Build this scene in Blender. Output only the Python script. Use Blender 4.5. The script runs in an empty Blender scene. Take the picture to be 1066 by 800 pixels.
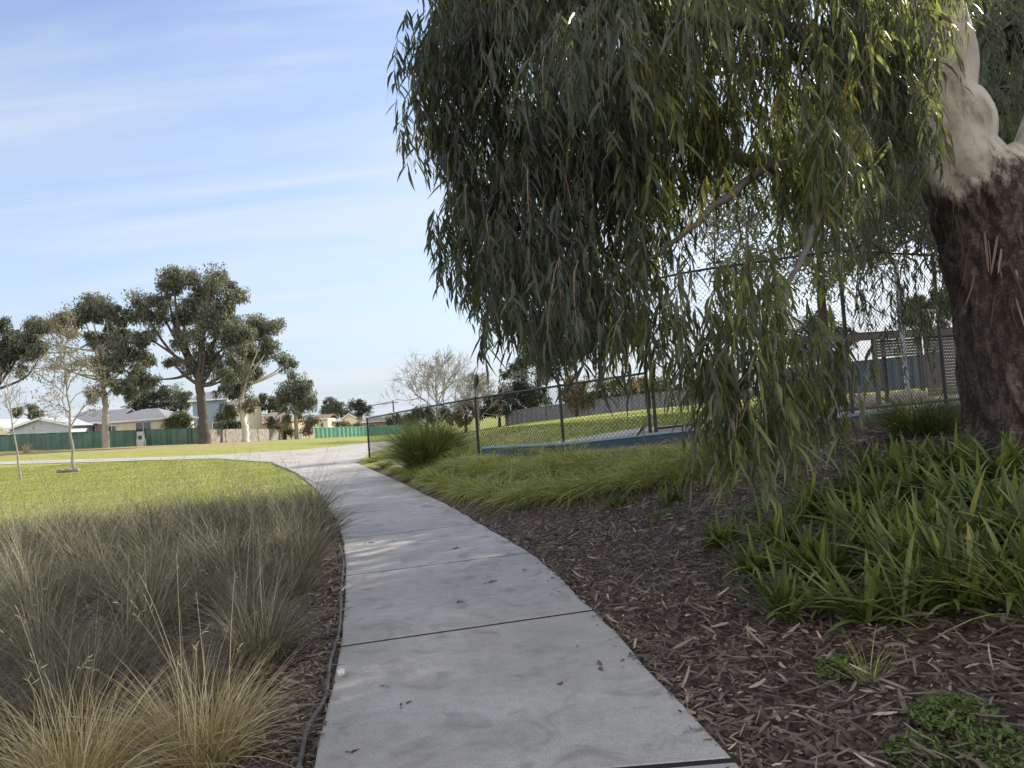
import bpy, math, random
import numpy as np
from mathutils import Vector

SEED = 7
random.seed(SEED)
rng = np.random.default_rng(SEED)
scene = bpy.context.scene
col = scene.collection
R_ = math.radians

# ------------------------------------------------------------------ camera
PITCH, ROLL, FPX, EYE = R_(2.2), R_(4.2), 800.0, 1.6
cF = np.array([0, math.cos(PITCH), math.sin(PITCH)])
u0 = np.array([0, -math.sin(PITCH), math.cos(PITCH)])
r0 = np.array([1.0, 0, 0])
cR = math.cos(ROLL) * r0 - math.sin(ROLL) * u0
cU = math.sin(ROLL) * r0 + math.cos(ROLL) * u0
cam_d = bpy.data.cameras.new('camera')
cam = bpy.data.objects.new('camera', cam_d)
col.objects.link(cam)
from mathutils import Matrix
M3 = Matrix(((cR[0], cU[0], -cF[0]), (cR[1], cU[1], -cF[1]), (cR[2], cU[2], -cF[2])))
cam.matrix_world = Matrix.Translation((0, 0, EYE)) @ M3.to_4x4()
cam_d.sensor_width = 36.0
cam_d.lens = FPX / 1066 * 36.0
cam_d.clip_start, cam_d.clip_end = 0.05, 5000
scene.camera = cam

# ------------------------------------------------------------------ light
SUN_AZ, SUN_EL = R_(52), R_(31)
SKY_STRENGTH, SUN_STRENGTH, EXPOSURE = 0.15, 4.0, 1.14
sun_dir = Vector((math.sin(SUN_AZ) * math.cos(SUN_EL), math.cos(SUN_AZ) * math.cos(SUN_EL), math.sin(SUN_EL)))
sd = bpy.data.lights.new('sun', 'SUN')
sd.energy, sd.angle, sd.color = SUN_STRENGTH, R_(0.5), (1.0, 0.93, 0.80)
so = bpy.data.objects.new('sun', sd)
so.rotation_euler = sun_dir.to_track_quat('Z', 'Y').to_euler()
so.location = (20, 20, 40)
col.objects.link(so)

world = bpy.data.worlds.new('World')
scene.world = world
world.use_nodes = True
wn, wl = world.node_tree.nodes, world.node_tree.links
wn.clear()
wo = wn.new('ShaderNodeOutputWorld'); bg = wn.new('ShaderNodeBackground')
sky = wn.new('ShaderNodeTexSky'); sky.sky_type = 'NISHITA'; sky.sun_disc = False
sky.sun_elevation, sky.sun_rotation = SUN_EL, SUN_AZ
sky.air_density, sky.dust_density, sky.ozone_density = 1.0, 1.0, 1.0
tc = wn.new('ShaderNodeTexCoord')
sep = wn.new('ShaderNodeSeparateXYZ'); wl.new(tc.outputs['Generated'], sep.inputs[0])
def wmath(op, a, b=None, clamp=False):
    n = wn.new('ShaderNodeMath'); n.operation = op; n.use_clamp = clamp
    for i, v in enumerate((a, b)):
        if v is None: continue
        if isinstance(v, (int, float)): n.inputs[i].default_value = v
        else: wl.new(v, n.inputs[i])
    return n.outputs[0]
zz = wmath('ADD', wmath('MAXIMUM', sep.outputs[2], 0.0), 0.12)
cx, cy = wmath('DIVIDE', sep.outputs[0], zz), wmath('DIVIDE', sep.outputs[1], zz)
comb = wn.new('ShaderNodeCombineXYZ'); wl.new(cx, comb.inputs[0]); wl.new(cy, comb.inputs[1])
def wcloud(rot, scl, nscale, detail, lo, hi):
    mp = wn.new('ShaderNodeMapping'); mp.inputs['Rotation'].default_value = (0, 0, rot); mp.inputs['Scale'].default_value = scl
    wl.new(comb.outputs[0], mp.inputs[0])
    n = wn.new('ShaderNodeTexNoise'); n.inputs['Scale'].default_value = nscale; n.inputs['Detail'].default_value = detail
    n.inputs['Roughness'].default_value = 0.55; n.inputs['Distortion'].default_value = 0.6
    wl.new(mp.outputs[0], n.inputs['Vector'])
    mr = wn.new('ShaderNodeMapRange'); mr.interpolation_type = 'SMOOTHSTEP'
    mr.inputs['From Min'].default_value = lo; mr.inputs['From Max'].default_value = hi
    wl.new(n.outputs['Fac'], mr.inputs['Value'])
    return mr.outputs[0]
c1 = wcloud(R_(28), (0.55, 1.6, 1), 0.9, 6, 0.33, 0.68)
c2 = wcloud(R_(12), (0.35, 2.6, 1), 1.6, 7, 0.44, 0.72)
cl = wmath('ADD', wmath('MULTIPLY', c1, 0.8), wmath('MULTIPLY', c2, 0.22), True)
hz = wmath('POWER', wmath('SUBTRACT', 1.0, wmath('MAXIMUM', sep.outputs[2], 0.0)), 4.0)
back = wn.new('ShaderNodeMapRange'); back.interpolation_type = 'SMOOTHSTEP'      # bright cloud added behind the photographer as fill light on camera-facing sides
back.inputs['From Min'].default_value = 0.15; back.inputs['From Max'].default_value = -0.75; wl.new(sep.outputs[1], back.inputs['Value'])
cl = wmath('MULTIPLY', cl, 0.85)
tn = wn.new('ShaderNodeMix'); tn.data_type = 'RGBA'; tn.blend_type = 'MULTIPLY'; tn.inputs['Factor'].default_value = 1.0
wl.new(sky.outputs[0], tn.inputs['A']); tn.inputs['B'].default_value = (0.69, 0.685, 0.755, 1)
hm_ = wn.new('ShaderNodeMix'); hm_.data_type = 'RGBA'; wl.new(wmath('MULTIPLY', hz, 0.95, True), hm_.inputs['Factor'])
wl.new(tn.outputs['Result'], hm_.inputs['A']); hm_.inputs['B'].default_value = (1.68, 2.04, 2.42, 1)
mx = wn.new('ShaderNodeMix'); mx.data_type = 'RGBA'
wl.new(hm_.outputs['Result'], mx.inputs['A'])
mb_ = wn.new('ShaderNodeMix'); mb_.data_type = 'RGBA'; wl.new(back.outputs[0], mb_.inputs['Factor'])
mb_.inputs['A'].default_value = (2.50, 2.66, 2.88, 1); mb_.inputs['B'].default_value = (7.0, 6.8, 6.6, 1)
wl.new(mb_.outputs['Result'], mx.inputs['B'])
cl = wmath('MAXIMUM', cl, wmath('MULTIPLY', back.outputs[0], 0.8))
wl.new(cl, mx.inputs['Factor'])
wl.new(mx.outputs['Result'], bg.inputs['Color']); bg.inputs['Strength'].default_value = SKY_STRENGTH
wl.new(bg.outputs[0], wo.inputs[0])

vs = scene.view_settings
vs.view_transform = 'Standard'; vs.look = 'None'; vs.gamma = 1.0; vs.exposure = EXPOSURE; vs.use_curve_mapping = False
cy_ = scene.cycles
cy_.max_bounces = 6; cy_.transmission_bounces = 4; cy_.diffuse_bounces = 3; cy_.glossy_bounces = 2

# ------------------------------------------------------------------ helpers
def ray(px, py): return cF + (px - 533) / FPX * cR + (400 - py) / FPX * cU
def P(px, py, Y):                       # the point on a sight line at distance Y in front of the photographer
    v = ray(px, py); return np.array([0, 0, EYE]) + v * (Y / v[1])
def Z0(px, py, z=0.03):
    v = ray(px, py); return np.array([0, 0, EYE]) + v * ((z - EYE) / v[2])
def sm(x, a, b):
    t = np.clip((np.asarray(x, float) - a) / (b - a), 0, 1); return t * t * (3 - 2 * t)

PATH_PAIRS = [((318, 829), (764, 792)), ((354.5, 673.6), (618, 635.7)), ((359.7, 600), (551, 575.7)), ((356.7, 562), (499, 545.5)),
              ((347, 536), (466, 526)), ((335, 517), (436, 512)), ((322, 503), (412, 500)), ((305, 491), (388, 490)), ((283, 482), (372, 483))]
PL = np.array([Z0(*a)[:2] for a, b in PATH_PAIRS]); PR = np.array([Z0(*b)[:2] for a, b in PATH_PAIRS])
PL = np.vstack([[-0.62, 0.9], [-0.35, -1.5], PL]) if False else np.vstack([[-0.25, -1.6], [-0.66, 0.92], PL])
PR = np.vstack([[1.35, -1.6], [1.13, 0.92], PR])

WALL = np.array([(-5.6, 29.2, .62), (-3, 23.3, .75), (-.95, 19.2, .85), (1, 16.5, .92), (3.71, 15, 1.08), (6.28, 14.3, 1.15), (8.8, 15.7, 1.16), (14, 19, 1.16)])
def xr(y): return np.interp(y, PR[:, 1], PR[:, 0])
def xl(y): return np.interp(y, PL[:, 1], PL[:, 0])
def height(x, y):
    x = np.asarray(x, float); y = np.asarray(y, float)
    yy = np.minimum(y, 32.0)
    edge = xr(yy) - 2.0 * sm(y, 31, 45)
    s = np.maximum(x - edge - 0.1, 0)
    width = 3.3 + 9 * sm(y, 28, 45)
    fr = 1.3 * (1 - np.exp(-(s / width) ** 1.7)) * (1 - 0.18 * sm(s, 3.5, 8))
    fr = fr + 0.012 * np.clip(x - 6, 0, 60) * sm(y, 20, 60)
    xc = np.clip(x, -90, 0)
    fr = fr + .30 * np.exp(-((x + .7) ** 2 + (y - 18.0) ** 2) / 1.2)
    zl = sm(y, 22, 80) * (1.0 - .035 * (xc + 43)) * sm(-x, -2, 10) - 0.02 * np.clip(y - 88, 0, 150) * sm(-x, 8, 25)
    w = 0.012 * np.sin(x * 1.3 + 0.7 * np.sin(y)) * np.cos(y * 0.9) * sm(np.abs(x - 0.5 * (xr(yy) + xl(yy))), 1.0, 1.6)
    wy = np.interp(x, WALL[:, 0], WALL[:, 1]); wz = np.interp(x, WALL[:, 0], WALL[:, 2])
    cap = wz - 0.52 + 0.30 * np.maximum(wy - 0.3 - y, 0)          # the bed stays below the coping of the wall
    fr = np.where((x > -1.2) & (x < 13.5) & (y < wy + .12), np.minimum(fr, cap), fr)
    far = sm(np.hypot(x, y), 250, 900)
    return (fr + zl + w) * (1 - far) - 1.5 * far
def H(x, y): return float(height(x, y))
def G(px, py, y0=1.5, y1=200.0):         # where a sight line meets the terrain
    v = ray(px, py); prev = None
    for Y in np.geomspace(y0, y1, 400):
        p = np.array([0, 0, EYE]) + v * (Y / v[1])
        if p[2] <= H(p[0], p[1]):
            p[2] = H(p[0], p[1]); return p
    p[2] = H(p[0], p[1]); return p
def on(x, y, dz=0.0): return np.array([x, y, H(x, y) + dz])

class MB:
    def __init__(s): s.V, s.F, s.A, s.MI, s.n = [], [], [], [], 0
    def add(s, V, F, rnd=0.5, mi=0):
        V = np.asarray(V, float).reshape(-1, 3); F = np.asarray(F, int)
        s.V.append(V); s.F.append(F + s.n); s.n += len(V); s.MI.append(np.full(len(F), mi))
        s.A.append(np.broadcast_to(np.asarray(rnd, float), (len(V),)).copy())
    def box(s, c, size, yaw=0.0, rnd=0.5, mi=0, tilt=None):
        x, y, z = [v / 2 for v in size]
        V = np.array([[a, b, d] for a in (-x, x) for b in (-y, y) for d in (-z, z)])
        if tilt is not None: V = V @ np.array(Matrix.Rotation(tilt[1], 3, tilt[0])).T
        cs, sn = math.cos(yaw), math.sin(yaw)
        V = V @ np.array([[cs, -sn, 0], [sn, cs, 0], [0, 0, 1]]).T + np.asarray(c)
        s.add(V, [(0, 1, 3, 2), (4, 6, 7, 5), (0, 4, 5, 1), (2, 3, 7, 6), (0, 2, 6, 4), (1, 5, 7, 3)], rnd, mi)
    def tube(s, pts, rad, k=6, rnd=0.5, cap=True, mi=0):
        pts = np.asarray(pts, float); n = len(pts); rad = np.broadcast_to(np.asarray(rad, float), (n,))
        t = np.gradient(pts, axis=0); t /= np.linalg.norm(t, axis=1)[:, None] + 1e-9
        ref = np.array([0, 0, 1.0]) if abs(t[:, 2]).mean() < 0.8 else np.array([1.0, 0, 0])
        a = np.cross(t, ref); a /= np.linalg.norm(a, axis=1)[:, None] + 1e-9; b = np.cross(t, a)
        ang = np.arange(k) * 2 * math.pi / k
        V = pts[:, None] + rad[:, None, None] * (np.cos(ang)[None, :, None] * a[:, None] + np.sin(ang)[None, :, None] * b[:, None])
        i = np.arange(n - 1)[:, None] * k; j = np.arange(k)[None]; j2 = (j + 1) % k
        F = np.stack([i + j, i + j2, i + k + j2, i + k + j], -1).reshape(-1, 4)
        s.add(V, F, rnd, mi)
        if cap:
            s.add(V[-1], [tuple(range(k))], rnd, mi); s.add(V[0], [tuple(range(k - 1, -1, -1))], rnd, mi)
    def ribbons(s, base, d1, d2, L, W, side, prof, rnd):
        base = np.asarray(base, float); N = len(base); ns = len(prof)
        t = np.linspace(0, 1, ns)
        L = np.broadcast_to(L, (N,)); W = np.broadcast_to(W, (N,))
        c = base[:, None] + L[:, None, None] * (d1[:, None] * t[None, :, None] + d2[:, None] * (t ** 2)[None, :, None])
        sv = side / (np.linalg.norm(side, axis=1)[:, None] + 1e-9)
        o = sv[:, None] * (W[:, None] * np.asarray(prof)[None] / 2)[..., None]
        V = np.stack([c - o, c + o], 2).reshape(-1, 3)
        b0 = (np.arange(N) * ns * 2)[:, None] + (np.arange(ns - 1) * 2)[None]
        F = np.stack([b0, b0 + 1, b0 + 3, b0 + 2], -1).reshape(-1, 4)
        s.add(V, F, np.repeat(np.broadcast_to(rnd, (N,)), ns * 2))
    def mesh(s, name, mats, smooth=False):
        me = bpy.data.meshes.new(name)
        V = np.concatenate(s.V); A = np.concatenate(s.A); MI = np.concatenate(s.MI)
        lens = np.concatenate([np.full(len(f), f.shape[1]) for f in s.F]); loops = np.concatenate([f.ravel() for f in s.F])
        me.vertices.add(len(V)); me.vertices.foreach_set('co', V.astype(np.float32).ravel())
        me.loops.add(len(loops)); me.loops.foreach_set('vertex_index', loops.astype(np.int32))
        me.polygons.add(len(lens)); me.polygons.foreach_set('loop_start', np.concatenate([[0], np.cumsum(lens)[:-1]]).astype(np.int32))
        me.polygons.foreach_set('loop_total', lens.astype(np.int32))
        me.polygons.foreach_set('material_index', MI.astype(np.int32))
        at = me.attributes.new('rnd', 'FLOAT', 'POINT'); at.data.foreach_set('value', A.astype(np.float32))
        for m in (mats if isinstance(mats, (list, tuple)) else [mats]): me.materials.append(m)
        me.update(calc_edges=True); me.validate()
        me.polygons.foreach_set('use_smooth', np.full(len(me.polygons), smooth)); me.update()
        return me
    def build(s, name, mats, parent=None, smooth=False, label=None, cat=None, group=None, kind=None):
        loc = np.zeros(3)
        if parent is not None:
            p = parent
            while p is not None: loc += np.array(p.location); p = p.parent
        s.V = [v - loc for v in s.V]
        o = bpy.data.objects.new(name, s.mesh(name, mats, smooth)); col.objects.link(o); o.parent = parent
        tag(o, label, cat, group, kind); return o
def tag(o, label=None, cat=None, group=None, kind=None):
    for k, v in (('label', label), ('category', cat), ('group', group), ('kind', kind)):
        if v: o[k] = v
    return o
def thing(name, loc, label, cat, group=None):
    o = bpy.data.objects.new(name, None); o.empty_display_size = 0.2; o.location = tuple(loc); col.objects.link(o)
    return tag(o, label, cat, group)
def at_base(o, loc):                      # a one-mesh thing: move its origin to its base
    loc = Vector(tuple(loc)); o.data.transform(Matrix.Translation(-loc)); o.location = loc; return o
def copy_tree(o, parent=None):
    c = o.copy(); col.objects.link(c)
    if parent: c.parent = parent
    for ch in list(o.children): copy_tree(ch, c)
    return c
def unit(v): return v / (np.linalg.norm(v, axis=-1, keepdims=True) + 1e-9)

# ------------------------------------------------------------------ materials
class NT:
    def __init__(s, name):
        s.m = bpy.data.materials.new(name); s.m.use_nodes = True; s.t = s.m.node_tree; s.b = s.t.nodes['Principled BSDF']; s.o = s.t.nodes['Material Output']
    def n(s, typ, **k):
        nd = s.t.nodes.new('ShaderNode' + typ)
        for a, v in k.items():
            if a in nd.bl_rna.properties: setattr(nd, a, v)
            else: nd.inputs[a.replace('_', ' ')].default_value = v
        return nd
    def l(s, a, b): s.t.links.new(a, b)
    def coord(s, scale=(1, 1, 1), obj=True, rot=(0, 0, 0)):
        t = s.n('TexCoord'); mp = s.n('Mapping'); mp.inputs['Scale'].default_value = scale; mp.inputs['Rotation'].default_value = rot
        s.l(t.outputs['Object' if obj else 'Generated'], mp.inputs[0]); return mp.outputs[0]
    def noise(s, vec, scale, detail=5, rough=0.55, dist=0):
        n = s.n('TexNoise', Scale=scale, Detail=detail, Roughness=rough, Distortion=dist)
        if vec is not None: s.l(vec, n.inputs['Vector'])
        return n.outputs['Fac']
    def ramp(s, fac, stops):
        r = s.n('ValToRGB'); e = r.color_ramp.elements
        while len(e) < len(stops): e.new(0.5)
        for i, (p, c) in enumerate(stops): e[i].position = p; e[i].color = (*c, 1) if len(c) == 3 else c
        s.l(fac, r.inputs[0]); return r.outputs[0]
    def mix(s, fac, a, b, mode='MIX'):
        m = s.n('Mix', data_type='RGBA', blend_type=mode)
        for k, v in (('Factor', fac), ('A', a), ('B', b)):
            if isinstance(v, (int, float)): m.inputs[k].default_value = v
            elif isinstance(v, tuple): m.inputs[k].default_value = (*v, 1)
            else: s.l(v, m.inputs[k])
        return m.outputs['Result']
    def bump(s, fac, strength, dist=0.02):
        b = s.n('Bump', Strength=strength, Distance=dist); s.l(fac, b.inputs['Height']); s.l(b.outputs[0], s.b.inputs['Normal'])
    def attr(s, name='rnd'): return s.n('Attribute', attribute_name=name).outputs['Fac']

def leafmat(name, stops, rough=0.5, trans=0.3, tcol=1.6, spec=0.4):
    t = NT(name); c = t.ramp(t.attr(), stops); t.l(c, t.b.inputs['Base Color'])
    t.b.inputs['Roughness'].default_value = rough; t.b.inputs['Specular IOR Level'].default_value = spec
    tr = t.n('BsdfTranslucent'); cc = t.mix(1.0, c, (tcol, tcol * 1.05, tcol * 0.5), 'MULTIPLY'); t.l(cc, tr.inputs['Color'])
    mx = t.n('MixShader'); mx.inputs[0].default_value = trans
    t.l(t.b.outputs[0], mx.inputs[1]); t.l(tr.outputs[0], mx.inputs[2]); t.l(mx.outputs[0], t.o.inputs[0]); return t.m
def plain(name, c, rough=0.6, var=0.25, scale=4, spec=0.4, metal=0.0, bump=0.0, c2=None):
    t = NT(name); n = t.noise(t.coord(), scale, 6)
    d = tuple(v * (1 - var) for v in c) if c2 is None else c2
    t.l(t.ramp(n, [(0.3, d), (0.7, c)]), t.b.inputs['Base Color']); t.b.inputs['Roughness'].default_value = rough
    t.b.inputs['Specular IOR Level'].default_value = spec; t.b.inputs['Metallic'].default_value = metal
    if bump: t.bump(n, bump)
    return t.m

def m_ground(kind):
    t = NT(kind); v = t.coord()
    if kind == 'lawn':
        a = t.noise(v, 0.35, 4); b = t.noise(v, 3.0, 6, 0.7); c = t.noise(v, 40, 3)
        col_ = t.ramp(b, [(0.25, (0.13, 0.165, 0.03)), (0.5, (0.20, 0.235, 0.045)), (0.75, (0.29, 0.29, 0.08))])
        dry = t.ramp(t.noise(v, 0.5, 7, 0.68), [(0.45, (0.0, 0.0, 0.0)), (0.62, (1, 1, 1))])
        col_ = t.mix(t.mix(0.3, dry, (0, 0, 0)), col_, (0.33, 0.28, 0.12))
        # the worn strip of dry grass along the far fence
        s = t.n('SeparateXYZ'); t.l(v, s.inputs[0])
        t.l(col_, t.b.inputs['Base Color']); t.bump(t.mix(0.5, b, c), 0.7, 0.06); t.b.inputs['Roughness'].default_value = 0.8
    elif kind == 'mulch_soil':
        a = t.noise(v, 2.5, 5); vo = t.n('TexVoronoi', Scale=38.0); mp = t.coord((1, 0.45, 1), rot=(0, 0, 0.6)); t.l(mp, vo.inputs['Vector'])
        c = t.ramp(vo.outputs['Color'], [(0.1, (0.034, 0.025, 0.019)), (0.5, (0.086, 0.062, 0.046)), (0.9, (0.20, 0.15, 0.11))])
        c = t.mix(t.ramp(a, [(0.35, (0, 0, 0)), (0.65, (0.6, 0.6, 0.6))]), c, (0.044, 0.033, 0.026))
        t.l(c, t.b.inputs['Base Color']); t.bump(vo.outputs['Distance'], 0.9, 0.03); t.b.inputs['Roughness'].default_value = 0.9
    elif kind == 'court_ground':
        a = t.noise(v, 6, 6); t.l(t.ramp(a, [(0.3, (0.30, 0.26, 0.20)), (0.7, (0.42, 0.37, 0.29))]), t.b.inputs['Base Color'])
    t.b.inputs['Specular IOR Level'].default_value = 0.15
    return t.m
M_lawn, M_mulch, M_court = m_ground('lawn'), m_ground('mulch_soil'), m_ground('court_ground')
def m_dry():
    t = NT('dry_verge'); v = t.coord(); b = t.noise(v, 2.0, 6, 0.7)
    t.l(t.ramp(b, [(0.3, (0.16, 0.11, 0.05)), (0.5, (0.25, 0.19, 0.08)), (0.7, (0.26, 0.26, 0.08))]), t.b.inputs['Base Color'])
    t.b.inputs['Roughness'].default_value = 0.9; t.bump(b, 0.5, 0.05); return t.m
M_dry = m_dry()
def m_concrete():
    t = NT('path_concrete'); v = t.coord()
    a = t.noise(v, 1.1, 5, 0.6); b = t.noise(v, 9, 8, 0.7); g = t.noise(v, 110, 4, 0.7)
    br = t.noise(t.coord((7, 60, 7), rot=(0, 0, 0.2)), 1.5, 4)
    c = t.ramp(a, [(0.28, (0.17, 0.160, 0.142)), (0.5, (0.29, 0.273, 0.243)), (0.72, (0.385, 0.363, 0.325))])
    c = t.mix(0.55, c, t.ramp(b, [(0.3, (0.22, 0.207, 0.184)), (0.55, (0.38, 0.36, 0.322)), (0.75, (0.49, 0.465, 0.42))]))
    c = t.mix(0.36, c, t.ramp(g, [(0.35, (0.12, 0.12, 0.12)), (0.6, (0.60, 0.58, 0.55))]))
    c = t.mix(t.ramp(br, [(0.55, (0, 0, 0)), (0.75, (0.25, 0.25, 0.25))]), c, (0.50, 0.49, 0.47))
    st = t.noise(v, 3.3, 3, 0.5, 1.0)
    c = t.mix(t.ramp(st, [(0.55, (0, 0, 0)), (0.70, (0.55, 0.55, 0.55))]), c, (0.15, 0.143, 0.135))
    t.l(c, t.b.inputs['Base Color']); t.b.inputs['Roughness'].default_value = 0.75; t.b.inputs['Specular IOR Level'].default_value = 0.3
    w1 = t.noise(v, 0.55, 6, 0.7, 0.4); c2 = t.mix(t.ramp(w1, [(0.40, (0, 0, 0)), (0.62, (0.4, 0.4, 0.4))]), c, (0.17, 0.155, 0.135)); t.l(c2, t.b.inputs['Base Color'])
    t.bump(t.mix(0.5, t.mix(0.5, b, br), g), 0.4, 0.01); return t.m
M_conc = m_concrete()

M_gum = leafmat('gum_leaf', [(0.0, (0.018, 0.024, 0.018)), (0.3, (0.036, 0.044, 0.030)), (0.6, (0.066, 0.074, 0.044)), (0.85, (0.115, 0.128, 0.048)), (0.94, (0.165, 0.175, 0.045)), (1.0, (0.30, 0.23, 0.035))], 0.36, 0.46, 2.8, 0.55)
M_far1 = leafmat('far_gum_leaf', [(0.0, (0.05, 0.056, 0.045)), (0.5, (0.105, 0.112, 0.085)), (1.0, (0.23, 0.225, 0.16))], 0.55, 0.2)
M_far2 = leafmat('far_olive_leaf', [(0.0, (0.04, 0.055, 0.025)), (0.6, (0.10, 0.11, 0.045)), (1.0, (0.19, 0.18, 0.08))], 0.6, 0.2)
M_far3 = leafmat('far_dark_leaf', [(0.0, (0.026, 0.034, 0.026)), (0.6, (0.055, 0.065, 0.042)), (1.0, (0.11, 0.12, 0.07))], 0.6, 0.15)
M_brownleaf = leafmat('autumn_leaf', [(0.0, (0.10, 0.075, 0.04)), (0.6, (0.19, 0.15, 0.085)), (1.0, (0.30, 0.25, 0.14))], 0.7, 0.2)
M_thinleaf = leafmat('thinning_leaf', [(0.0, (0.085, 0.082, 0.055)), (0.6, (0.17, 0.15, 0.105)), (1.0, (0.27, 0.225, 0.16))], 0.7, 0.2)
M_poa = leafmat('tussock_blade', [(0.0, (0.034, 0.036, 0.024)), (0.35, (0.074, 0.075, 0.052)), (0.7, (0.165, 0.155, 0.118)), (1.0, (0.44, 0.385, 0.29))], 0.6, 0.25, 1.3, 0.3)
M_gold = leafmat('golden_tussock_blade', [(0.0, (0.14, 0.11, 0.05)), (0.4, (0.32, 0.25, 0.125)), (0.75, (0.56, 0.46, 0.29)), (1.0, (0.76, 0.66, 0.50))], 0.55, 0.3, 1.3, 0.3)
M_lime = leafmat('lime_grass_blade', [(0.0, (0.08, 0.10, 0.03)), (0.5, (0.25, 0.265, 0.08)), (0.85, (0.42, 0.42, 0.14)), (1.0, (0.48, 0.43, 0.22))], 0.5, 0.3, 1.5)
M_dgrass = leafmat('dark_tussock_blade', [(0.0, (0.03, 0.045, 0.02)), (0.5, (0.075, 0.10, 0.032)), (1.0, (0.24, 0.25, 0.07))], 0.5, 0.3, 1.5)
M_strap = leafmat('strap_leaf', [(0.0, (0.028, 0.046, 0.015)), (0.45, (0.086, 0.118, 0.034)), (0.8, (0.19, 0.215, 0.06)), (0.95, (0.27, 0.25, 0.08)), (1.0, (0.34, 0.25, 0.12))], 0.5, 0.36, 1.9, 0.35)
M_weed = leafmat('weed_leaf', [(0.0, (0.05, 0.085, 0.02)), (0.6, (0.10, 0.15, 0.035)), (1.0, (0.16, 0.2, 0.05))], 0.55, 0.3)
M_lawnblade = leafmat('lawn_blade', [(0.0, (0.13, 0.165, 0.03)), (0.6, (0.21, 0.24, 0.05)), (1.0, (0.36, 0.32, 0.13))], 0.6, 0.3, 1.3)
M_chip = leafmat('bark_chip', [(0.0, (0.034, 0.024, 0.018)), (0.4, (0.12, 0.088, 0.065)), (0.75, (0.27, 0.205, 0.15)), (0.93, (0.48, 0.39, 0.29)), (1.0, (0.42, 0.35, 0.27))], 0.8, 0.0)
M_litter = leafmat('leaf_litter', [(0.0, (0.06, 0.042, 0.034)), (0.5, (0.145, 0.11, 0.085)), (0.85, (0.27, 0.215, 0.165)), (1.0, (0.42, 0.36, 0.27))], 0.6, 0.1)
M_twig = plain('twig', (0.12, 0.09, 0.07), 0.8)
M_pinktwig = plain('gum_twig', (0.24, 0.15, 0.11), 0.6)
M_darkbark = plain('dark_bark', (0.085, 0.07, 0.06), 0.9, 0.5, 12, bump=0.5)
M_greybark = plain('grey_bark', (0.30, 0.27, 0.23), 0.85, 0.4, 6, bump=0.4)
M_limb = plain('shaded_limb_bark', (0.16, 0.14, 0.12), 0.85, 0.45, 6, bump=0.4)
M_palebark = plain('pale_bark', (0.62, 0.58, 0.50), 0.7, 0.3, 3)
M_blacksteel = plain('black_steel', (0.018, 0.019, 0.02), 0.4, 0.2, 8)
M_wire = plain('black_wire', (0.02, 0.021, 0.022), 0.9, spec=.05)
M_galv = plain('galvanised_steel', (0.42, 0.44, 0.46), 0.45, 0.2, 5)
M_blue = plain('blue_paint', (0.026, 0.066, 0.095), 0.6, 0.35, 5)
M_bluecap = plain('blue_coping', (0.22, 0.29, 0.34), 0.5, 0.2, 5)
M_stone = plain('block_stone', (0.40, 0.35, 0.29), 0.85, 0.35, 6, bump=0.4)
M_greyboulder = plain('grey_rock', (0.22, 0.21, 0.20), 0.85, 0.4, 6, bump=0.5)
M_hose = plain('hose_plastic', (0.10, 0.085, 0.078), 0.55, 0.3, 12)
M_greensteel = plain('green_sheet_steel', (0.078, 0.155, 0.115), 0.5, 0.45, 0.5)
M_aquasteel = plain('aqua_sheet_steel', (0.14, 0.33, 0.25), 0.5, 0.2, 0.7)
M_greyfence = plain('grey_fence_board', (0.20, 0.20, 0.22), 0.7, 0.25, 0.8)
M_paling = plain('weathered_paling', (0.30, 0.265, 0.225), 0.85, 0.6, 1.7)
M_slat = plain('timber_slat', (0.16, 0.14, 0.12), 0.7, 0.3, 5)
M_roofgrey = plain('grey_roof_tile', (0.22, 0.22, 0.24), 0.7, 0.25, 2)
M_roofpale = plain('pale_sheet_roof', (0.40, 0.42, 0.45), 0.5, 0.15, 1)
M_rooftan = plain('tan_roof_tile', (0.25, 0.19, 0.155), 0.8, 0.25, 2)
M_roofred = plain('red_roof_tile', (0.22, 0.13, 0.10), 0.8, 0.25, 2)
M_cream = plain('cream_render', (0.72, 0.64, 0.48), 0.8, 0.08, 1)
M_yellow = plain('yellow_render', (0.62, 0.53, 0.36), 0.8, 0.08, 1)
M_white = plain('white_board', (0.78, 0.77, 0.74), 0.7, 0.08, 1)
M_bluewall = plain('blue_grey_cladding', (0.26, 0.33, 0.42), 0.7, 0.12, 1)
M_greywall = plain('pale_grey_cladding', (0.45, 0.49, 0.53), 0.7, 0.12, 1)
M_brick = plain('orange_brick', (0.40, 0.23, 0.15), 0.85, 0.25, 6)
M_tanbrick = plain('tan_brick', (0.46, 0.33, 0.22), 0.85, 0.2, 6)
M_pink = plain('pink_render', (0.48, 0.34, 0.29), 0.8, 0.15, 2)
M_trim = plain('white_trim', (0.80, 0.80, 0.78), 0.5, 0.05)
M_glass = plain('window_glass', (0.03, 0.035, 0.04), 0.08, 0.1, 1, 0.6)
M_dgrey = plain('dark_grey_paint', (0.05, 0.055, 0.06), 0.5)
M_bluescreen = plain('blue_grey_screen', (0.13, 0.16, 0.20), 0.8, 0.15, 1)

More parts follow.
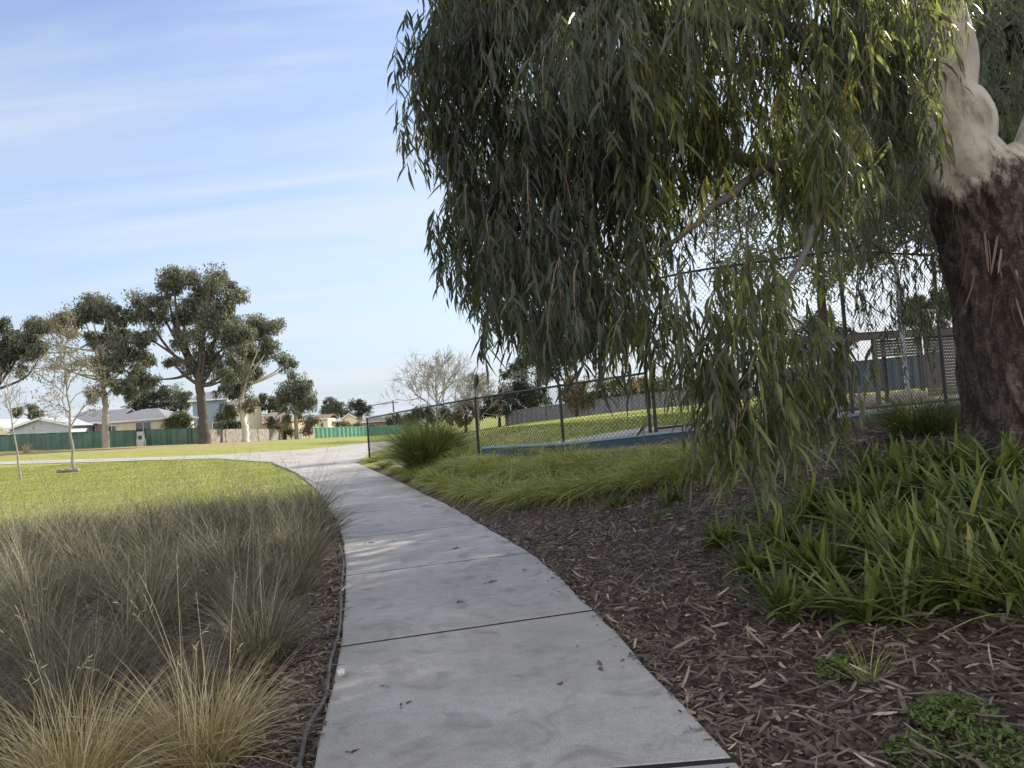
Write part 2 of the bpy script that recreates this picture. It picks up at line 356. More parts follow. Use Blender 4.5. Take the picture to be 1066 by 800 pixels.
def m_bigtrunk():
    t = NT('river_gum_bark'); v = t.coord()
    warp = t.noise(t.coord((1, 1, .35)), 3.4, 6, 0.7, 0.5); ge = t.n('SeparateXYZ'); t.l(v, ge.inputs[0])
    h = t.n('Math', operation='MULTIPLY_ADD'); t.l(warp, h.inputs[0]); h.inputs[1].default_value = 1.5; t.l(ge.outputs[2], h.inputs[2])
    fac = t.n('MapRange'); fac.inputs['From Min'].default_value = 3.08; fac.inputs['From Max'].default_value = 3.24; t.l(h.outputs[0], fac.inputs['Value'])
    st = t.noise(t.coord((7, 7, 1.9)), 2.2, 9, 0.72, 1.2); pt = t.noise(v, 3.2, 5, 0.6, 0.5)
    rough = t.ramp(st, [(0.30, (0.022, 0.018, 0.017)), (0.5, (0.075, 0.058, 0.05)), (0.68, (0.19, 0.15, 0.125)), (0.8, (0.30, 0.26, 0.23))])
    rough = t.mix(t.ramp(pt, [(0.58, (0, 0, 0)), (0.7, (0.6, 0.6, 0.6))]), rough, (0.22, 0.13, 0.085))
    s2 = t.noise(t.coord((1, 1, 0.5)), 3.0, 6, 0.6, 0.8)
    smooth = t.ramp(s2, [(0.30, (0.14, 0.11, 0.085)), (0.42, (0.30, 0.26, 0.21)), (0.52, (0.41, 0.365, 0.295)), (0.64, (0.48, 0.435, 0.365)), (0.76, (0.30, 0.28, 0.25))])
    t.l(t.mix(fac.outputs[0], rough, smooth), t.b.inputs['Base Color']); t.b.inputs['Roughness'].default_value = 0.85
    vo = t.n('TexVoronoi', feature='DISTANCE_TO_EDGE', Scale=9.0); wv = t.n('Mapping'); wv.inputs['Scale'].default_value = (1, 1, .20)
    ad = t.n('VectorMath', operation='ADD'); nz = t.n('TexNoise', Scale=5.0, Detail=5.0); t.l(v, nz.inputs['Vector']); sc = t.n('VectorMath', operation='SCALE'); sc.inputs['Scale'].default_value = .35
    t.l(nz.outputs['Color'], sc.inputs[0]); t.l(v, ad.inputs[0]); t.l(sc.outputs[0], ad.inputs[1]); t.l(ad.outputs[0], wv.inputs[0]); t.l(wv.outputs[0], vo.inputs['Vector'])
    crack = t.ramp(vo.outputs['Distance'], [(0.0, (.45, .45, .45)), (0.22, (1, 1, 1))])
    rough2 = t.mix(crack, (0.02, 0.016, 0.014), t.mix(t.ramp(t.noise(t.coord((1, 1, .5)), 4.0, 7, .7), [(.5, (0, 0, 0)), (.68, (.8, .8, .8))]), rough, (0.27, 0.225, 0.19)))
    t.l(t.mix(fac.outputs[0], rough2, smooth), t.b.inputs['Base Color']); st = t.mix(.3, st, crack)
    hm = t.mix(fac.outputs[0], st, t.mix(0.8, st, s2)); t.bump(hm, 0.9, 0.05); t.b.inputs['Specular IOR Level'].default_value = 0.2
    return t.m
M_trunk = m_bigtrunk()

# ------------------------------------------------------------------ terrain
def grid_axis(parts):
    a = []
    for lo, hi, st in parts: a.append(np.arange(lo, hi, st))
    return np.unique(np.concatenate(a).round(3))
gx = grid_axis([(-1500, -200, 100), (-200, -60, 8), (-60, -24, 1.5), (-24, -10, .5), (-10, 12, .16), (12, 30, .6), (30, 60, 2), (60, 200, 8), (200, 1501, 100)])
gy = grid_axis([(-60, -4, 6), (-4, 20, .16), (20, 45, .4), (45, 100, 1.5), (100, 200, 8), (200, 2101, 100)])
X, Y = np.meshgrid(gx, gy); Zg = height(X, Y)
nx, ny = len(gx), len(gy)
i, j = np.meshgrid(np.arange(ny - 1), np.arange(nx - 1), indexing='ij')
a = i * nx + j
F = np.stack([a, a + 1, a + nx + 1, a + nx], -1).reshape(-1, 4)
cxs = (X[:-1, :-1] + X[1:, 1:]).ravel() / 2; cys = (Y[:-1, :-1] + Y[1:, 1:]).ravel() / 2
def wall_y(x): return np.interp(x, WALL[:, 0], WALL[:, 1])
mi = np.zeros(len(cxs), int)
yy = np.minimum(cys, 31)
bed_r = (cxs > xr(yy) - 0.6) & (cys < 31) & (cys < wall_y(cxs) + np.where(cxs < -5.6, -5, 0))
bed_l = (cxs <= xr(yy)) & (cys < 14.6 + 0.25 * (cxs + 4)) & (cxs > -30)
mi[bed_r | bed_l] = 1
court = (cys > wall_y(cxs)) & (cys < wall_y(cxs) + np.where(cxs > 5, 9, 1.5)) & (cxs > -5.4) & (cxs < 20); mi[court] = 2
# worn dry strip on the verge under the far fence
verge = (cys > 70 - 0.2 * (cxs + 40)) & (cys < 100) & (cxs < -24) & (np.sin(cxs * .6) + np.sin(cys * .9 + cxs * .25) > -0.6); mi[verge] = 3
g = MB(); g.add(np.stack([X, Y, Zg], -1), F); g.MI = [mi]
ground = g.build('ground', [M_lawn, M_mulch, M_court, M_dry], smooth=True, kind='structure')

# ------------------------------------------------------------------ path: slabs with joints
def resample(A, i0, i1, n):
    # smooth curve through the edge points between joints i0 and i1
    out = []
    for t in np.linspace(i0, i1, n):
        k = min(int(t), len(A) - 2); u = t - k
        p0, p1, p2, p3 = A[max(k - 1, 0)], A[k], A[k + 1], A[min(k + 2, len(A) - 1)]
        out.append(0.5 * (2 * p1 + (p2 - p0) * u + (2 * p0 - 5 * p1 + 4 * p2 - p3) * u * u + (3 * p1 - p0 - 3 * p2 + p3) * u ** 3))
    return np.array(out)
pm = MB(); ZP = 0.035
for k in range(len(PL) - 1):
    lens = np.linalg.norm(PL[k + 1] - PL[k]); gap = 0.020 / lens
    n = 9
    Le = resample(PL, k + gap, k + 1 - gap, n); Re = resample(PR, k + gap, k + 1 - gap, n)
    if k:                                   # dirt packed into the joint
        A0, B0 = resample(PL, k - gap, k + gap, 2), resample(PR, k - gap, k + gap, 2); zj = ZP + 0.02 * float(sm(PL[k, 1], 20, 32)) - .0035
        pm.add([[*A0[0], zj], [*B0[0], zj], [*B0[1], zj], [*A0[1], zj]], [(0, 1, 2, 3)], .5, 1)
    jit = rng.normal(0, 0.006, (n, 2)); Le[1:-1] += jit[1:-1]; jit = rng.normal(0, 0.010, (n, 2)); Re[1:-1] += jit[1:-1]
    top = np.stack([Le, Re], 1)
    zt = ZP + 0.02 * sm(top[..., 1], 20, 32)
    b = 0.012
    inn = np.stack([Le + unit(Re - Le) * b, Re - unit(Re - Le) * b], 1)
    ring = lambda A, z: np.concatenate([A[:, 0], A[::-1, 1]])
    inn[0] += unit(inn[1] - inn[0]) * b * .7; inn[-1] -= unit(inn[-1] - inn[-2]) * b * .7
    V1 = np.c_[ring(inn, 0), np.concatenate([zt[:, 0], zt[::-1, 1]])]
    V2 = np.c_[ring(top, 0), np.concatenate([zt[:, 0], zt[::-1, 1]]) - 0.006]
    V3 = V2 - [0, 0, 0.12]
    N = 2 * n; q = np.arange(N); q2 = (q + 1) % N
    pm.add(np.vstack([V1, V2, V3]), np.vstack([np.c_[q2, q, q + N, q2 + N], np.c_[q2 + N, q + N, q + 2 * N, q2 + 2 * N]]))
    qq = np.arange(n - 1); pm.add(V1, np.c_[qq, N - 1 - qq, N - 2 - qq, qq + 1])
def sheet(poly_far, poly_near, dz, n=24, m=6):
    A = np.array(poly_far, float); B = np.array(poly_near, float)
    ta = np.linspace(0, 1, len(A)); tb = np.linspace(0, 1, len(B)); t = np.linspace(0, 1, n)
    A = np.c_[np.interp(t, ta, A[:, 0]), np.interp(t, ta, A[:, 1])]; B = np.c_[np.interp(t, tb, B[:, 0]), np.interp(t, tb, B[:, 1])]
    w = np.linspace(0, 1, m)[None, :, None]; S = A[:, None] * (1 - w) + B[:, None] * w
    V = np.c_[S.reshape(-1, 2), (height(S[..., 0], S[..., 1]) + dz).ravel()]
    ii, jj = np.meshgrid(np.arange(n - 1), np.arange(m - 1), indexing='ij'); a = ii * m + jj
    pm.add(V, np.stack([a, a + 1, a + m + 1, a + m], -1).reshape(-1, 4))
far_e = [G(*p)[:2] for p in ((-60, 484), (0, 481.3), (80, 479), (160, 476.8), (230, 474), (300, 470), (352, 465.5), (400, 460.5))]
near_e = [G(*p)[:2] for p in ((-60, 487), (0, 484.6), (80, 482.3), (160, 480), (225, 478.2), (283, 482), (372, 483), (384, 474), (412, 463))]
sheet(far_e, near_e, 0.03, 60, 8)
path = pm.build('footpath', [M_conc, plain('joint_dirt', (0.014, 0.012, 0.010), 0.95, 0.4, 20)], kind='structure')

def path_clear(x, y, m=0.03):
    return (x < xl(np.minimum(y, 38)) - m) | (x > xr(np.minimum(y, 31)) + m)

# ------------------------------------------------------------------ mulch chips, litter, twigs
def ground_pts(n, x0, x1, y0, y1, test):
    x = rng.uniform(x0, x1, n); y = y0 + (y1 - y0) * rng.uniform(0, 1, n) ** 1.5
    k = test(x, y); x, y = x[k], y[k]
    return x, y
def chips(mb, x, y, l0, l1, w0, w1, lift=0.012, edge=0.0):
    n = len(x); th = rng.uniform(0, 2 * math.pi, n); L = rng.uniform(l0, l1, n); W = rng.uniform(w0, w1, n)
    d1 = np.c_[np.cos(th), np.sin(th), rng.normal(0.05, 0.22, n)]; d2 = np.c_[rng.normal(0, .15, (n, 2)), rng.normal(-0.05, 0.15, n)]
    side = np.c_[-np.sin(th), np.cos(th), rng.normal(0, 0.5, n)]
    mb.ribbons(np.c_[x, y, height(x, y) + rng.uniform(0, lift, n) + edge], d1, d2, L, W, side, [0.6, 1.0, 0.9, 0.4], rng.beta(1.6, 2.4, n))
in_bed = lambda x, y: ((x > xr(y) + 0.0) & (y < wall_y(x) - .1)) | ((x < xl(y) - 0.0) & (x > xl(y) - 0.9) & (y < 9.5))
mb = MB()
x, y = ground_pts(60000, -3.2, 7, 2.3, 14, in_bed); chips(mb, x, y, .02, .075, .006, .02)
x, y = ground_pts(9000, -3, 6, 2.3, 10, in_bed); chips(mb, x, y, .05, .15, .008, .022, .03)
x, y = ground_pts(60000, -3.2, 5, 2.3, 14, lambda x, y: ((np.abs(x - xr(y) - .04) < .02 + .05 * rng.exponential(1, len(x))) | (np.abs(x - xl(y) + .06) < .08))); chips(mb, x, y, .02, .06, .006, .016, .04, .012)
mb.build('bark_mulch', M_chip, kind='stuff', label='dark brown bark chips spread over the garden beds', cat='mulch')
mb = MB()
x, y = ground_pts(5500, -3, 6, 2.3, 10, in_bed); chips(mb, x, y, .06, .16, .010, .022, .05, .01)
x, y = ground_pts(1500, 1.0, 4.5, 2.4, 5, in_bed); chips(mb, x, y, .06, .17, .010, .024, .05, .012)
mb.build('leaf_litter', M_litter, kind='stuff', label='fallen curled gum leaves scattered over the bark mulch', cat='leaf litter')
mb = MB()
x, y = ground_pts(240, -2.6, 4.5, 2.4, 8, in_bed)
for q in range(len(x)):
    th = rng.uniform(0, 6.28); L = rng.uniform(.12, .42); t = np.linspace(0, 1, 5)
    px_ = x[q] + L * np.cos(th) * t + rng.normal(0, .008, 5); py_ = y[q] + L * np.sin(th) * t + rng.normal(0, .008, 5)
    if not path_clear(px_, py_, 0).all(): continue
    mb.tube(np.c_[px_, py_, height(px_, py_) + .02 + rng.uniform(0, .03)], np.linspace(.006, .003, 5) * rng.uniform(.6, 1.3), 5)
mb.build('fallen_twigs', M_twig, kind='stuff', label='thin fallen twigs lying across the bark mulch', cat='twigs')

# bits lying on the concrete
def z_path(y): return ZP + 0.02 * float(sm(y, 20, 32))
for px_, py_, w, lab in ((508, 607, .09, 'dark curled leaf on the path just past the third joint'), (476, 571, .10, 'pair of dry leaves on the path before the curve'), (548, 594, .07, 'small brown leaf on the path near its right edge'),
                         (623, 695, .10, 'curled brown leaf with stalk on the path near the mulch'), (404, 715, .05, 'small dark gumnut lying on the left of the path'), (418, 735, .05, 'dark gumnut lying on the path, nearer one'), (367, 784, .06, 'dark bud on the path at the bottom left'), (585, 712, .06, 'thin twig bit on the path in front of the leaf'), (478, 627, .08, 'dark leaf in the middle of the path slab'), (383, 566, .09, 'small leaf beside the second path joint')):
    p = Z0(px_, py_, ZP); b = MB(); n = 3; th = rng.uniform(0, 6.28, n)
    b.ribbons(np.tile(p + [0, 0, .004], (n, 1)) + np.c_[rng.normal(0, .012, (n, 2)), np.zeros(n)], np.c_[np.cos(th), np.sin(th), np.full(n, .25)], np.c_[rng.normal(0, .3, (n, 2)), np.full(n, -.2)], w * rng.uniform(.4, .9, n), w * .28, np.c_[-np.sin(th), np.cos(th), np.full(n, .4)], [.3, 1, .9, .2], rng.uniform(0, .3, n))
    o = b.build('gumnut' if 'gumnut' in lab or 'bud' in lab else 'twig' if 'twig' in lab else 'fallen_leaf', M_litter, label=lab, cat='bud' if 'bud' in lab or 'gumnut' in lab else 'twig' if 'twig' in lab else 'leaf'); at_base(o, p)

def rock(p, r, mat, name, label, cat, group=None, flat=.6, seed=0):
    import bmesh
    bm = bmesh.new(); bmesh.ops.create_icosphere(bm, subdivisions=3, radius=1); g_ = np.random.default_rng(seed); k = g_.normal(0, 1, (5, 3)); ph = g_.uniform(0, 6, 5)
    for v in bm.verts:
        c = np.array(v.co); s = 1 + .10 * sum(math.sin(2.2 * c @ k[i] + ph[i]) for i in range(5)) / 2
        c = c / max(abs(c).max() ** .45, .6) * s; v.co = Vector((c[0] * r[0], c[1] * r[1], c[2] * r[2]))
    me = bpy.data.meshes.new(name); bm.to_mesh(me); bm.free(); me.materials.append(mat)
    o = bpy.data.objects.new(name, me); col.objects.link(o); o.location = tuple(p); return tag(o, label, cat, group)
p = Z0(356, 703, ZP); rock(p + [0, 0, .018], (.028, .035, .022), plain('white_stone', (.6, .58, .55), .8), 'pebble', 'small pale pebble beside the hose at the path edge', 'pebble', seed=3)

# hose along the left edge
hp = np.array([Z0(*q, .02) for q in ((296, 830), (310, 800), (322, 765), (334, 735), (343, 706), (349, 676), (353.5, 645), (356.5, 615), (357, 590), (353, 568))])
hp = np.array([resample(hp, k, k, 1)[0] for k in np.linspace(0, len(hp) - 1, 60)])
hp[:, 0] += .012 * np.sin(np.linspace(0, 22, 60)); hp[:, 2] = height(hp[:, 0], hp[:, 1]) + .035 + .008 * np.sin(np.linspace(0, 30, 60))
b = MB(); b.tube(hp, .013, 8); b.build('irrigation_hose', M_hose, smooth=True, label='thin brown irrigation hose running along the left edge of the path', cat='hose')

# ------------------------------------------------------------------ grasses
def tuft_mesh(name, mat, n, h0, h1, w, spread, lean0, lean1, droop, seed, prof=(1, .95, .8, .6, .35, .06), seeds=0):
    g_ = np.random.default_rng(seed)
    th = g_.uniform(0, 2 * math.pi, n); r = spread * np.sqrt(g_.uniform(0, 1, n)); L = g_.uniform(h0, h1, n)
    base = np.c_[r * np.cos(th), r * np.sin(th), np.full(n, -.02)]
    th2 = th + g_.normal(0, .7, n); lean = g_.uniform(lean0, lean1, n) * (.35 + .65 * r / spread)
    out = np.c_[np.cos(th2), np.sin(th2), np.zeros(n)]
    d1 = unit(out * np.tan(lean)[:, None] + [0, 0, 1]); dr = g_.uniform(.4, 1.2, n) * droop
    d2 = out * (dr * .45)[:, None] + np.c_[g_.normal(0, .06, (n, 2)), -dr * .75]
    side = np.c_[-np.sin(th2), np.cos(th2), np.zeros(n)] + g_.normal(0, .5, (n, 3))
    b = MB(); b.ribbons(base, d1, d2, L, w * g_.uniform(.6, 1.2, n), side, prof, g_.beta(2, 2, n))
    if seeds:
        n = seeds; th = g_.uniform(0, 6.28, n); L = g_.uniform(h1 * .9, h1 * 1.5, n); out = np.c_[np.cos(th), np.sin(th), np.zeros(n)]
        d1 = unit(out * g_.uniform(.1, .6, n)[:, None] + [0, 0, 1]); d2 = out * g_.uniform(.0, .3, n)[:, None] - np.c_[np.zeros((n, 2)), g_.uniform(0, .25, n)]
        base = np.zeros((n, 3)) + g_.normal(0, spread * .4, (n, 3)) * [1, 1, 0]
        b.ribbons(base, d1, d2, L, .0035, np.c_[-np.sin(th), np.cos(th), np.zeros(n)], (1, .9, .8, .7, .6, .5), g_.uniform(.6, 1, n))
        tip = base + L[:, None] * (d1 + d2)
        for q in range(5):
            k = .02 * q
            s0 = base + L[:, None] * (d1 * (1 - k) + d2 * (1 - k) ** 2)
            b.ribbons(s0, unit(d1 + 2 * d2 + g_.normal(0, .5, (n, 3))), np.zeros((n, 3)), np.full(n, .03), .004, g_.normal(0, 1, (n, 3)), (.3, 1, .2), g_.uniform(.7, 1, n))
    return b.mesh(name, mat)
def put(name, me, x, y, label, cat, group=None, s=1.0, rz=None, dz=0.0, sx=None):
    o = bpy.data.objects.new(name, me); o.location = (x, y, H(x, y) + dz); sx = sx or s
    o.rotation_euler = (0, 0, rng.uniform(0, 6.28) if rz is None else rz); o.scale = (sx, sx, s); col.objects.link(o)
    return tag(o, label, cat, group)

POA = [tuft_mesh('tussock_grass', M_poa, 800, .42, .92, .0046, .14, .15, .95, .55, 50 + k, seeds=22) for k in range(6)]
POAF = [tuft_mesh('tussock_grass', M_poa, 520, .42, .92, .0085, .14, .15, .95, .55, 60 + k, seeds=22) for k in range(4)]
GOLD = [tuft_mesh('golden_tussock', M_gold, 900, .40, .85, .0052, .14, .15, 1.0, .6, 70 + k, seeds=14) for k in range(3)]
TUS = 'tussock grasses in the left bed'
# the individual clumps the eye picks out
for px_, py_, z, m, s, lab in ((210, 800, 0, GOLD[0], 1.0, 'golden straw tussock with arching seed stalks at the lower left'), (75, 838, 0, GOLD[1], 1.05, 'pale golden tussock cut by the bottom left corner of the photo'),
                               (272, 690, 0, POA[0], 1.0, 'tall olive tussock leaning over the hose beside the path'), (320, 590, 0, POA[2], .95, 'grey green tussock spilling towards the path at the second joint')):
    q = Z0(px_, py_, z); put('tussock_grass' if m in POA else 'golden_tussock', m, q[0], q[1], lab, 'tussock grass', TUS, s)
taken = [Z0(205, 792, 0)[:2], Z0(272, 690, 0)[:2], Z0(320, 590, 0)[:2], Z0(70, 838, 0)[:2]]
yrow = 4.1
while yrow < 14.6:
    step = .58 + .02 * yrow
    for x in np.arange(-.72 * yrow - .8, xl(yrow) - (.55 if yrow < 8 else .35), step):
        xx, yv = x + rng.uniform(-.2, .2), yrow + rng.uniform(-.22, .22)
        if yv > 14.4 + .25 * (xx + 4) or xx > xl(yv) - .28: continue
        if any((xx - t[0]) ** 2 + (yv - t[1]) ** 2 < .16 for t in taken): continue
        lab = 'grey straw tussock grass at the near end of the left bed' if yv < 7 else 'grey straw tussock grass in the back rows of the left bed against the lawn' if yv > 11.2 else 'grey straw tussock grass in the middle of the left bed'
        put('tussock_grass', POA[rng.integers(6)] if yv < 8 else POAF[rng.integers(4)], xx, yv, lab, 'tussock grass', TUS, rng.uniform(.8, 1.12) * (.8 if yv < 5.5 else 1.14 if yv > 10.5 else 1))
    yrow += step * .92

LIME = [tuft_mesh('lime_grass', M_lime, 800, .40, .80, .0125, .20, .15, 1.2, 1.0, 90 + k) for k in range(4)]
LG = 'lime green fine leaved grasses along the right of the path'
cnt = 0
for px_, py_, s in ((388, 482, .7), (402, 487, .8), (418, 493, .95), (436, 500, 1.05), (455, 503, 1.0), (470, 512, 1.1), (494, 518, 1.1), (520, 521, 1.1), (548, 524, 1.1), (575, 520, 1.05), (602, 517, 1.05), (628, 512, 1.05),
                    (655, 508, 1.0), (683, 505, 1.0), (710, 503, .9), (480, 492, 1.2), (507, 496, 1.2), (534, 497, 1.2), (560, 494, 1.2), (590, 493, 1.2), (617, 490, 1.2), (645, 488, 1.1), (672, 487, 1.1), (700, 485, 1.1), (498, 480, 1.15), (508, 486, 1.1), (486, 484, 1.1), (728, 490, 1.0),
                    (520, 480, 1.1), (550, 479, 1.1), (580, 477, 1.1), (612, 475, 1.1), (642, 474, 1.1), (672, 473, 1.1), (705, 470, 1.1), (735, 470, 1.0), (760, 480, 1.0)):
    q = G(px_, py_)
    lab = 'lime green grass mound spilling towards the path edge' if py_ > 497 and px_ < 640 else 'lime green grass mound close against the blue wall' if py_ < 484 and px_ > 500 else 'lime green grass mound in the middle of the grass drift'
    if px_ < 410: lab = 'small bright grass mound at the far tip of the right bed'
    if px_ >= 700 and py_ < 492: lab = 'lime grass mound at the right end of the drift under hanging leaves'
    put('lime_grass', LIME[cnt % 4], q[0], q[1], lab, 'grass', LG, s * rng.uniform(.85, 1.4) * (.26 if py_ < 481 and px_ > 490 else .52 if py_ < 489 and px_ > 490 else .92), sx=s * .95); cnt += 1
big = tuft_mesh('dark_tussock', M_dgrass, 3600, .9, 1.55, .016, .42, .03, .95, .60, 33)
q = G(447, 494); put('dark_tussock', big, q[0], q[1], 'large round dark green tussock rising above the fence rail end', 'tussock grass', None, 1.62, 0, sx=1.05)

# ------------------------------------------------------------------ strap leaved plants
def strap_mesh(n, seed, h0=.32, h1=.60, w=.046):
    g_ = np.random.default_rng(seed); b = MB()
    for fan in range(5):
        m = n // 5; c = g_.normal(0, .07, 3) * [1, 1, 0]
        th = g_.uniform(0, 6.28, m); L = g_.uniform(h0, h1, m); lean = g_.uniform(.1, 1.0, m); out = np.c_[np.cos(th), np.sin(th), np.zeros(m)]
        d1 = unit(out * np.tan(lean)[:, None] + [0, 0, 1]); dr = g_.uniform(.1, .95, m); d2 = out * (dr * .35)[:, None] - np.c_[np.zeros((m, 2)), dr * .75]
        side = np.c_[-np.sin(th), np.cos(th), np.zeros(m)]; base = c + np.c_[g_.normal(0, .03, (m, 2)), np.full(m, -.02)]
        r = g_.beta(2, 2.2, m); ww = w * g_.uniform(.7, 1.15, m)
        up = np.cross(side, d1); fold = .45
        s1 = side + up * fold; s2 = side - up * fold      # two halves meeting at a creased midrib
        pr = np.array([.55, .85, 1, .95, .75, .42, .04])
        off = unit(s1)[:, None] ; tt = np.linspace(0, 1, 7)
        cc = base[:, None] + L[:, None, None] * (d1[:, None] * tt[None, :, None] + d2[:, None] * (tt ** 2)[None, :, None])
        hw = (ww[:, None] * pr[None] / 2)[..., None]
        V = np.stack([cc - unit(s2)[:, None] * hw, cc, cc + unit(s1)[:, None] * hw], 2).reshape(-1, 3)
        b0 = (np.arange(m) * 21)[:, None] + (np.arange(6) * 3)[None]
        F = np.concatenate([np.stack([b0, b0 + 1, b0 + 4, b0 + 3], -1).reshape(-1, 4), np.stack([b0 + 1, b0 + 2, b0 + 5, b0 + 4], -1).reshape(-1, 4)])
        b.add(V, F, np.repeat(r, 21))
    return b.mesh('strap_leaf_plant', M_strap)
STRAP = [strap_mesh(80, 200 + k) for k in range(5)]
SG = 'strap leaved plants in the right bed'
for k, (px_, py_, s, lab) in enumerate((
        (905, 648, 1.05, 'strap leaved plant at the very front of the clump, leaves splayed low'), (835, 640, 1.0, 'strap leaved plant at the front left corner of the clump'), (975, 640, 1.1, 'strap leaved plant front right of the clump beside the pale thin grass'),
        (790, 605, .95, 'strap leaved plant on the left flank of the clump'), (865, 605, 1.1, 'strap leaved plant behind the front left corner plant'), (940, 600, 1.15, 'upright strap leaved plant in the middle of the clump'),
        (1015, 605, 1.15, 'strap leaved plant right of the clump middle'), (1065, 625, 1.1, 'strap leaved plant cut by the right edge of the photo, front row'), (750, 570, .8, 'small dark strap leaved plant alone left of the clump'),
        (815, 570, .95, 'strap leaved plant on the upper left shoulder of the clump'), (890, 565, 1.1, 'yellow green strap leaved plant in the second row'), (965, 560, 1.1, 'strap leaved plant in the second row behind the middle one'),
        (1040, 565, 1.15, 'strap leaved plant in the second row near the right edge'), (845, 540, .9, 'strap leaved plant at the back of the clump towards the hanging foliage'), (920, 530, 1.0, 'strap leaved plant in the back row of the clump'),
        (1000, 528, 1.0, 'strap leaved plant in the back row below the trunk'), (1066, 532, 1.0, 'strap leaved plant in the back row at the right edge'), (905, 500, .9, 'strap leaved plant left of the trunk in the far clump'), (950, 497, 1.0, 'strap leaved plant in front of the trunk left side'),
        (995, 495, 1.0, 'strap leaved plant at the foot of the trunk, middle one'), (1045, 497, 1.0, 'strap leaved plant at the foot of the trunk near the right edge'), (640, 530, .55, 'tiny strap leaved plant in front of the lime grass'), (700, 525, .6, 'small strap leaved plant at the right end of the lime grass'),
        (845, 605, 1.0, 'strap leaved plant filling the left middle of the clump'), (920, 570, 1.05, 'strap leaved plant between second and front rows of the clump'), (990, 590, 1.05, 'broad strap leaved plant right of centre in the clump'), (870, 530, .95, 'strap leaved plant at the clump back under the lowest gum leaves'),
        (1025, 635, 1.0, 'strap leaved plant low at the front right of the clump'), (960, 520, .95, 'strap leaved plant between the far clump and the back row'), (1085, 575, 1.1, 'strap leaved plant half outside the right edge, middle row'))):
    q = G(px_, py_); put('strap_leaf_plant', STRAP[k % 5], q[0], q[1], lab, 'plant', SG, s)
THIN = tuft_mesh('thin_grass', M_lime, 40, .3, .6, .006, .05, .3, 1.1, .5, 301)
q = G(905, 712); put('thin_grass', THIN, q[0], q[1], 'sparse thin bladed grass sprouting from mulch in front of the clump', 'grass', None, .75)
q = G(1075, 640); put('thin_grass', tuft_mesh('thin_grass', M_lime, 110, .4, .8, .007, .07, .4, 1.3, .6, 302), q[0], q[1], 'thin pale grass fanning in from the right edge of the photo', 'grass', None, 1.0)
q = G(960, 452); put('dark_tussock', tuft_mesh('dark_tussock', M_dgrass, 1400, .5, .9, .007, .3, .1, 1.0, .7, 303), q[0], q[1], 'soft dark green grass clump between the blue wall and the trunk', 'tussock grass', None, 1.0)
def weed_mesh(n, r, seed):
    g_ = np.random.default_rng(seed); th = g_.uniform(0, 6.28, n); rr = r * np.sqrt(g_.uniform(0, 1, n)); b = MB()
    base = np.c_[rr * np.cos(th), rr * np.sin(th), g_.uniform(0, .09, n) * (1.1 - rr / r)]
    t2 = g_.uniform(0, 6.28, n); d1 = np.c_[np.cos(t2), np.sin(t2), g_.uniform(0, .9, n)]
    b.ribbons(base, d1, np.c_[np.zeros((n, 2)), g_.uniform(-.5, 0, n)], g_.uniform(.015, .04, n), g_.uniform(.008, .018, n), np.c_[-np.sin(t2), np.cos(t2), g_.normal(0, .4, n)], [.3, 1, .8, .1], g_.beta(2, 2, n))
    return b.mesh('low_weed', M_weed)
for px_, py_, r, n, lab in ((1005, 752, .22, 1500, 'low bright green weed patch in the mulch at the bottom right'), (880, 700, .16, 420, 'faint sparse green weed in the mulch left of the bottom right patch'), (960, 790, .14, 500, 'small leafy weed at the bottom edge of the mulch'), (1050, 785, .2, 700, 'leafy weed in the bottom right corner'), (690, 540, .2, 300, 'thin ground weed below the lime grass'), (800, 530, .3, 700, 'patch of ground weed under the hanging foliage')):
    q = G(px_, py_); put('low_weed', weed_mesh(n, r, int(px_)), q[0], q[1], lab, 'weed', None, 1.0)

# lawn blades (uncountable)
mb = MB()
n = 220000; x = rng.uniform(-40, -2, n); y = 13.5 + 40 * rng.uniform(0, 1, n) ** 1.6
k = (x > -.75 * y - 2) & (x < xl(np.minimum(y, 38)) - .15) & (y > 14 + .25 * (x + 4)); x, y = x[k], y[k]; n = len(x)
th = rng.uniform(0, 6.28, n)
mb.ribbons(np.c_[x, y, height(x, y) - .005], np.c_[np.cos(th) * .6, np.sin(th) * .6, np.ones(n)], np.c_[np.cos(th) * .4, np.sin(th) * .4, -.4 * np.ones(n)], rng.uniform(.03, .08, n), .008 + .0004 * y, np.c_[-np.sin(th), np.cos(th), np.zeros(n)], [1, .8, .1], np.clip(rng.beta(2, 2.5, n) * .7 + .3 * (.5 + .5 * np.sin(x * .8 + 1.3 * np.sin(y * .55)) * np.cos(y * .6 + np.sin(x * .45))) + .12 * np.sin(x * 2.3 + y), 0, 1))
n = 60000; x = rng.uniform(-10, 30, n); y = 17 + 45 * rng.uniform(0, 1, n) ** 1.4
k = (y > wall_y(x) + np.where(x > 5, 9.2, 1.7)) & (x > xr(np.minimum(y, 31)) + 1.5); x, y = x[k], y[k]; n = len(x); th = rng.uniform(0, 6.28, n)
mb.ribbons(np.c_[x, y, height(x, y) - .005], np.c_[np.cos(th) * .6, np.sin(th) * .6, np.ones(n)], np.c_[np.cos(th) * .4, np.sin(th) * .4, -.4 * np.ones(n)], rng.uniform(.05, .12, n), .012 + .0006 * y, np.c_[-np.sin(th), np.cos(th), np.zeros(n)], [1, .8, .1], rng.beta(2, 2, n))
mb.build('lawn_grass', M_lawnblade, kind='stuff', label='short green lawn grass beyond the beds and on the field', cat='grass')

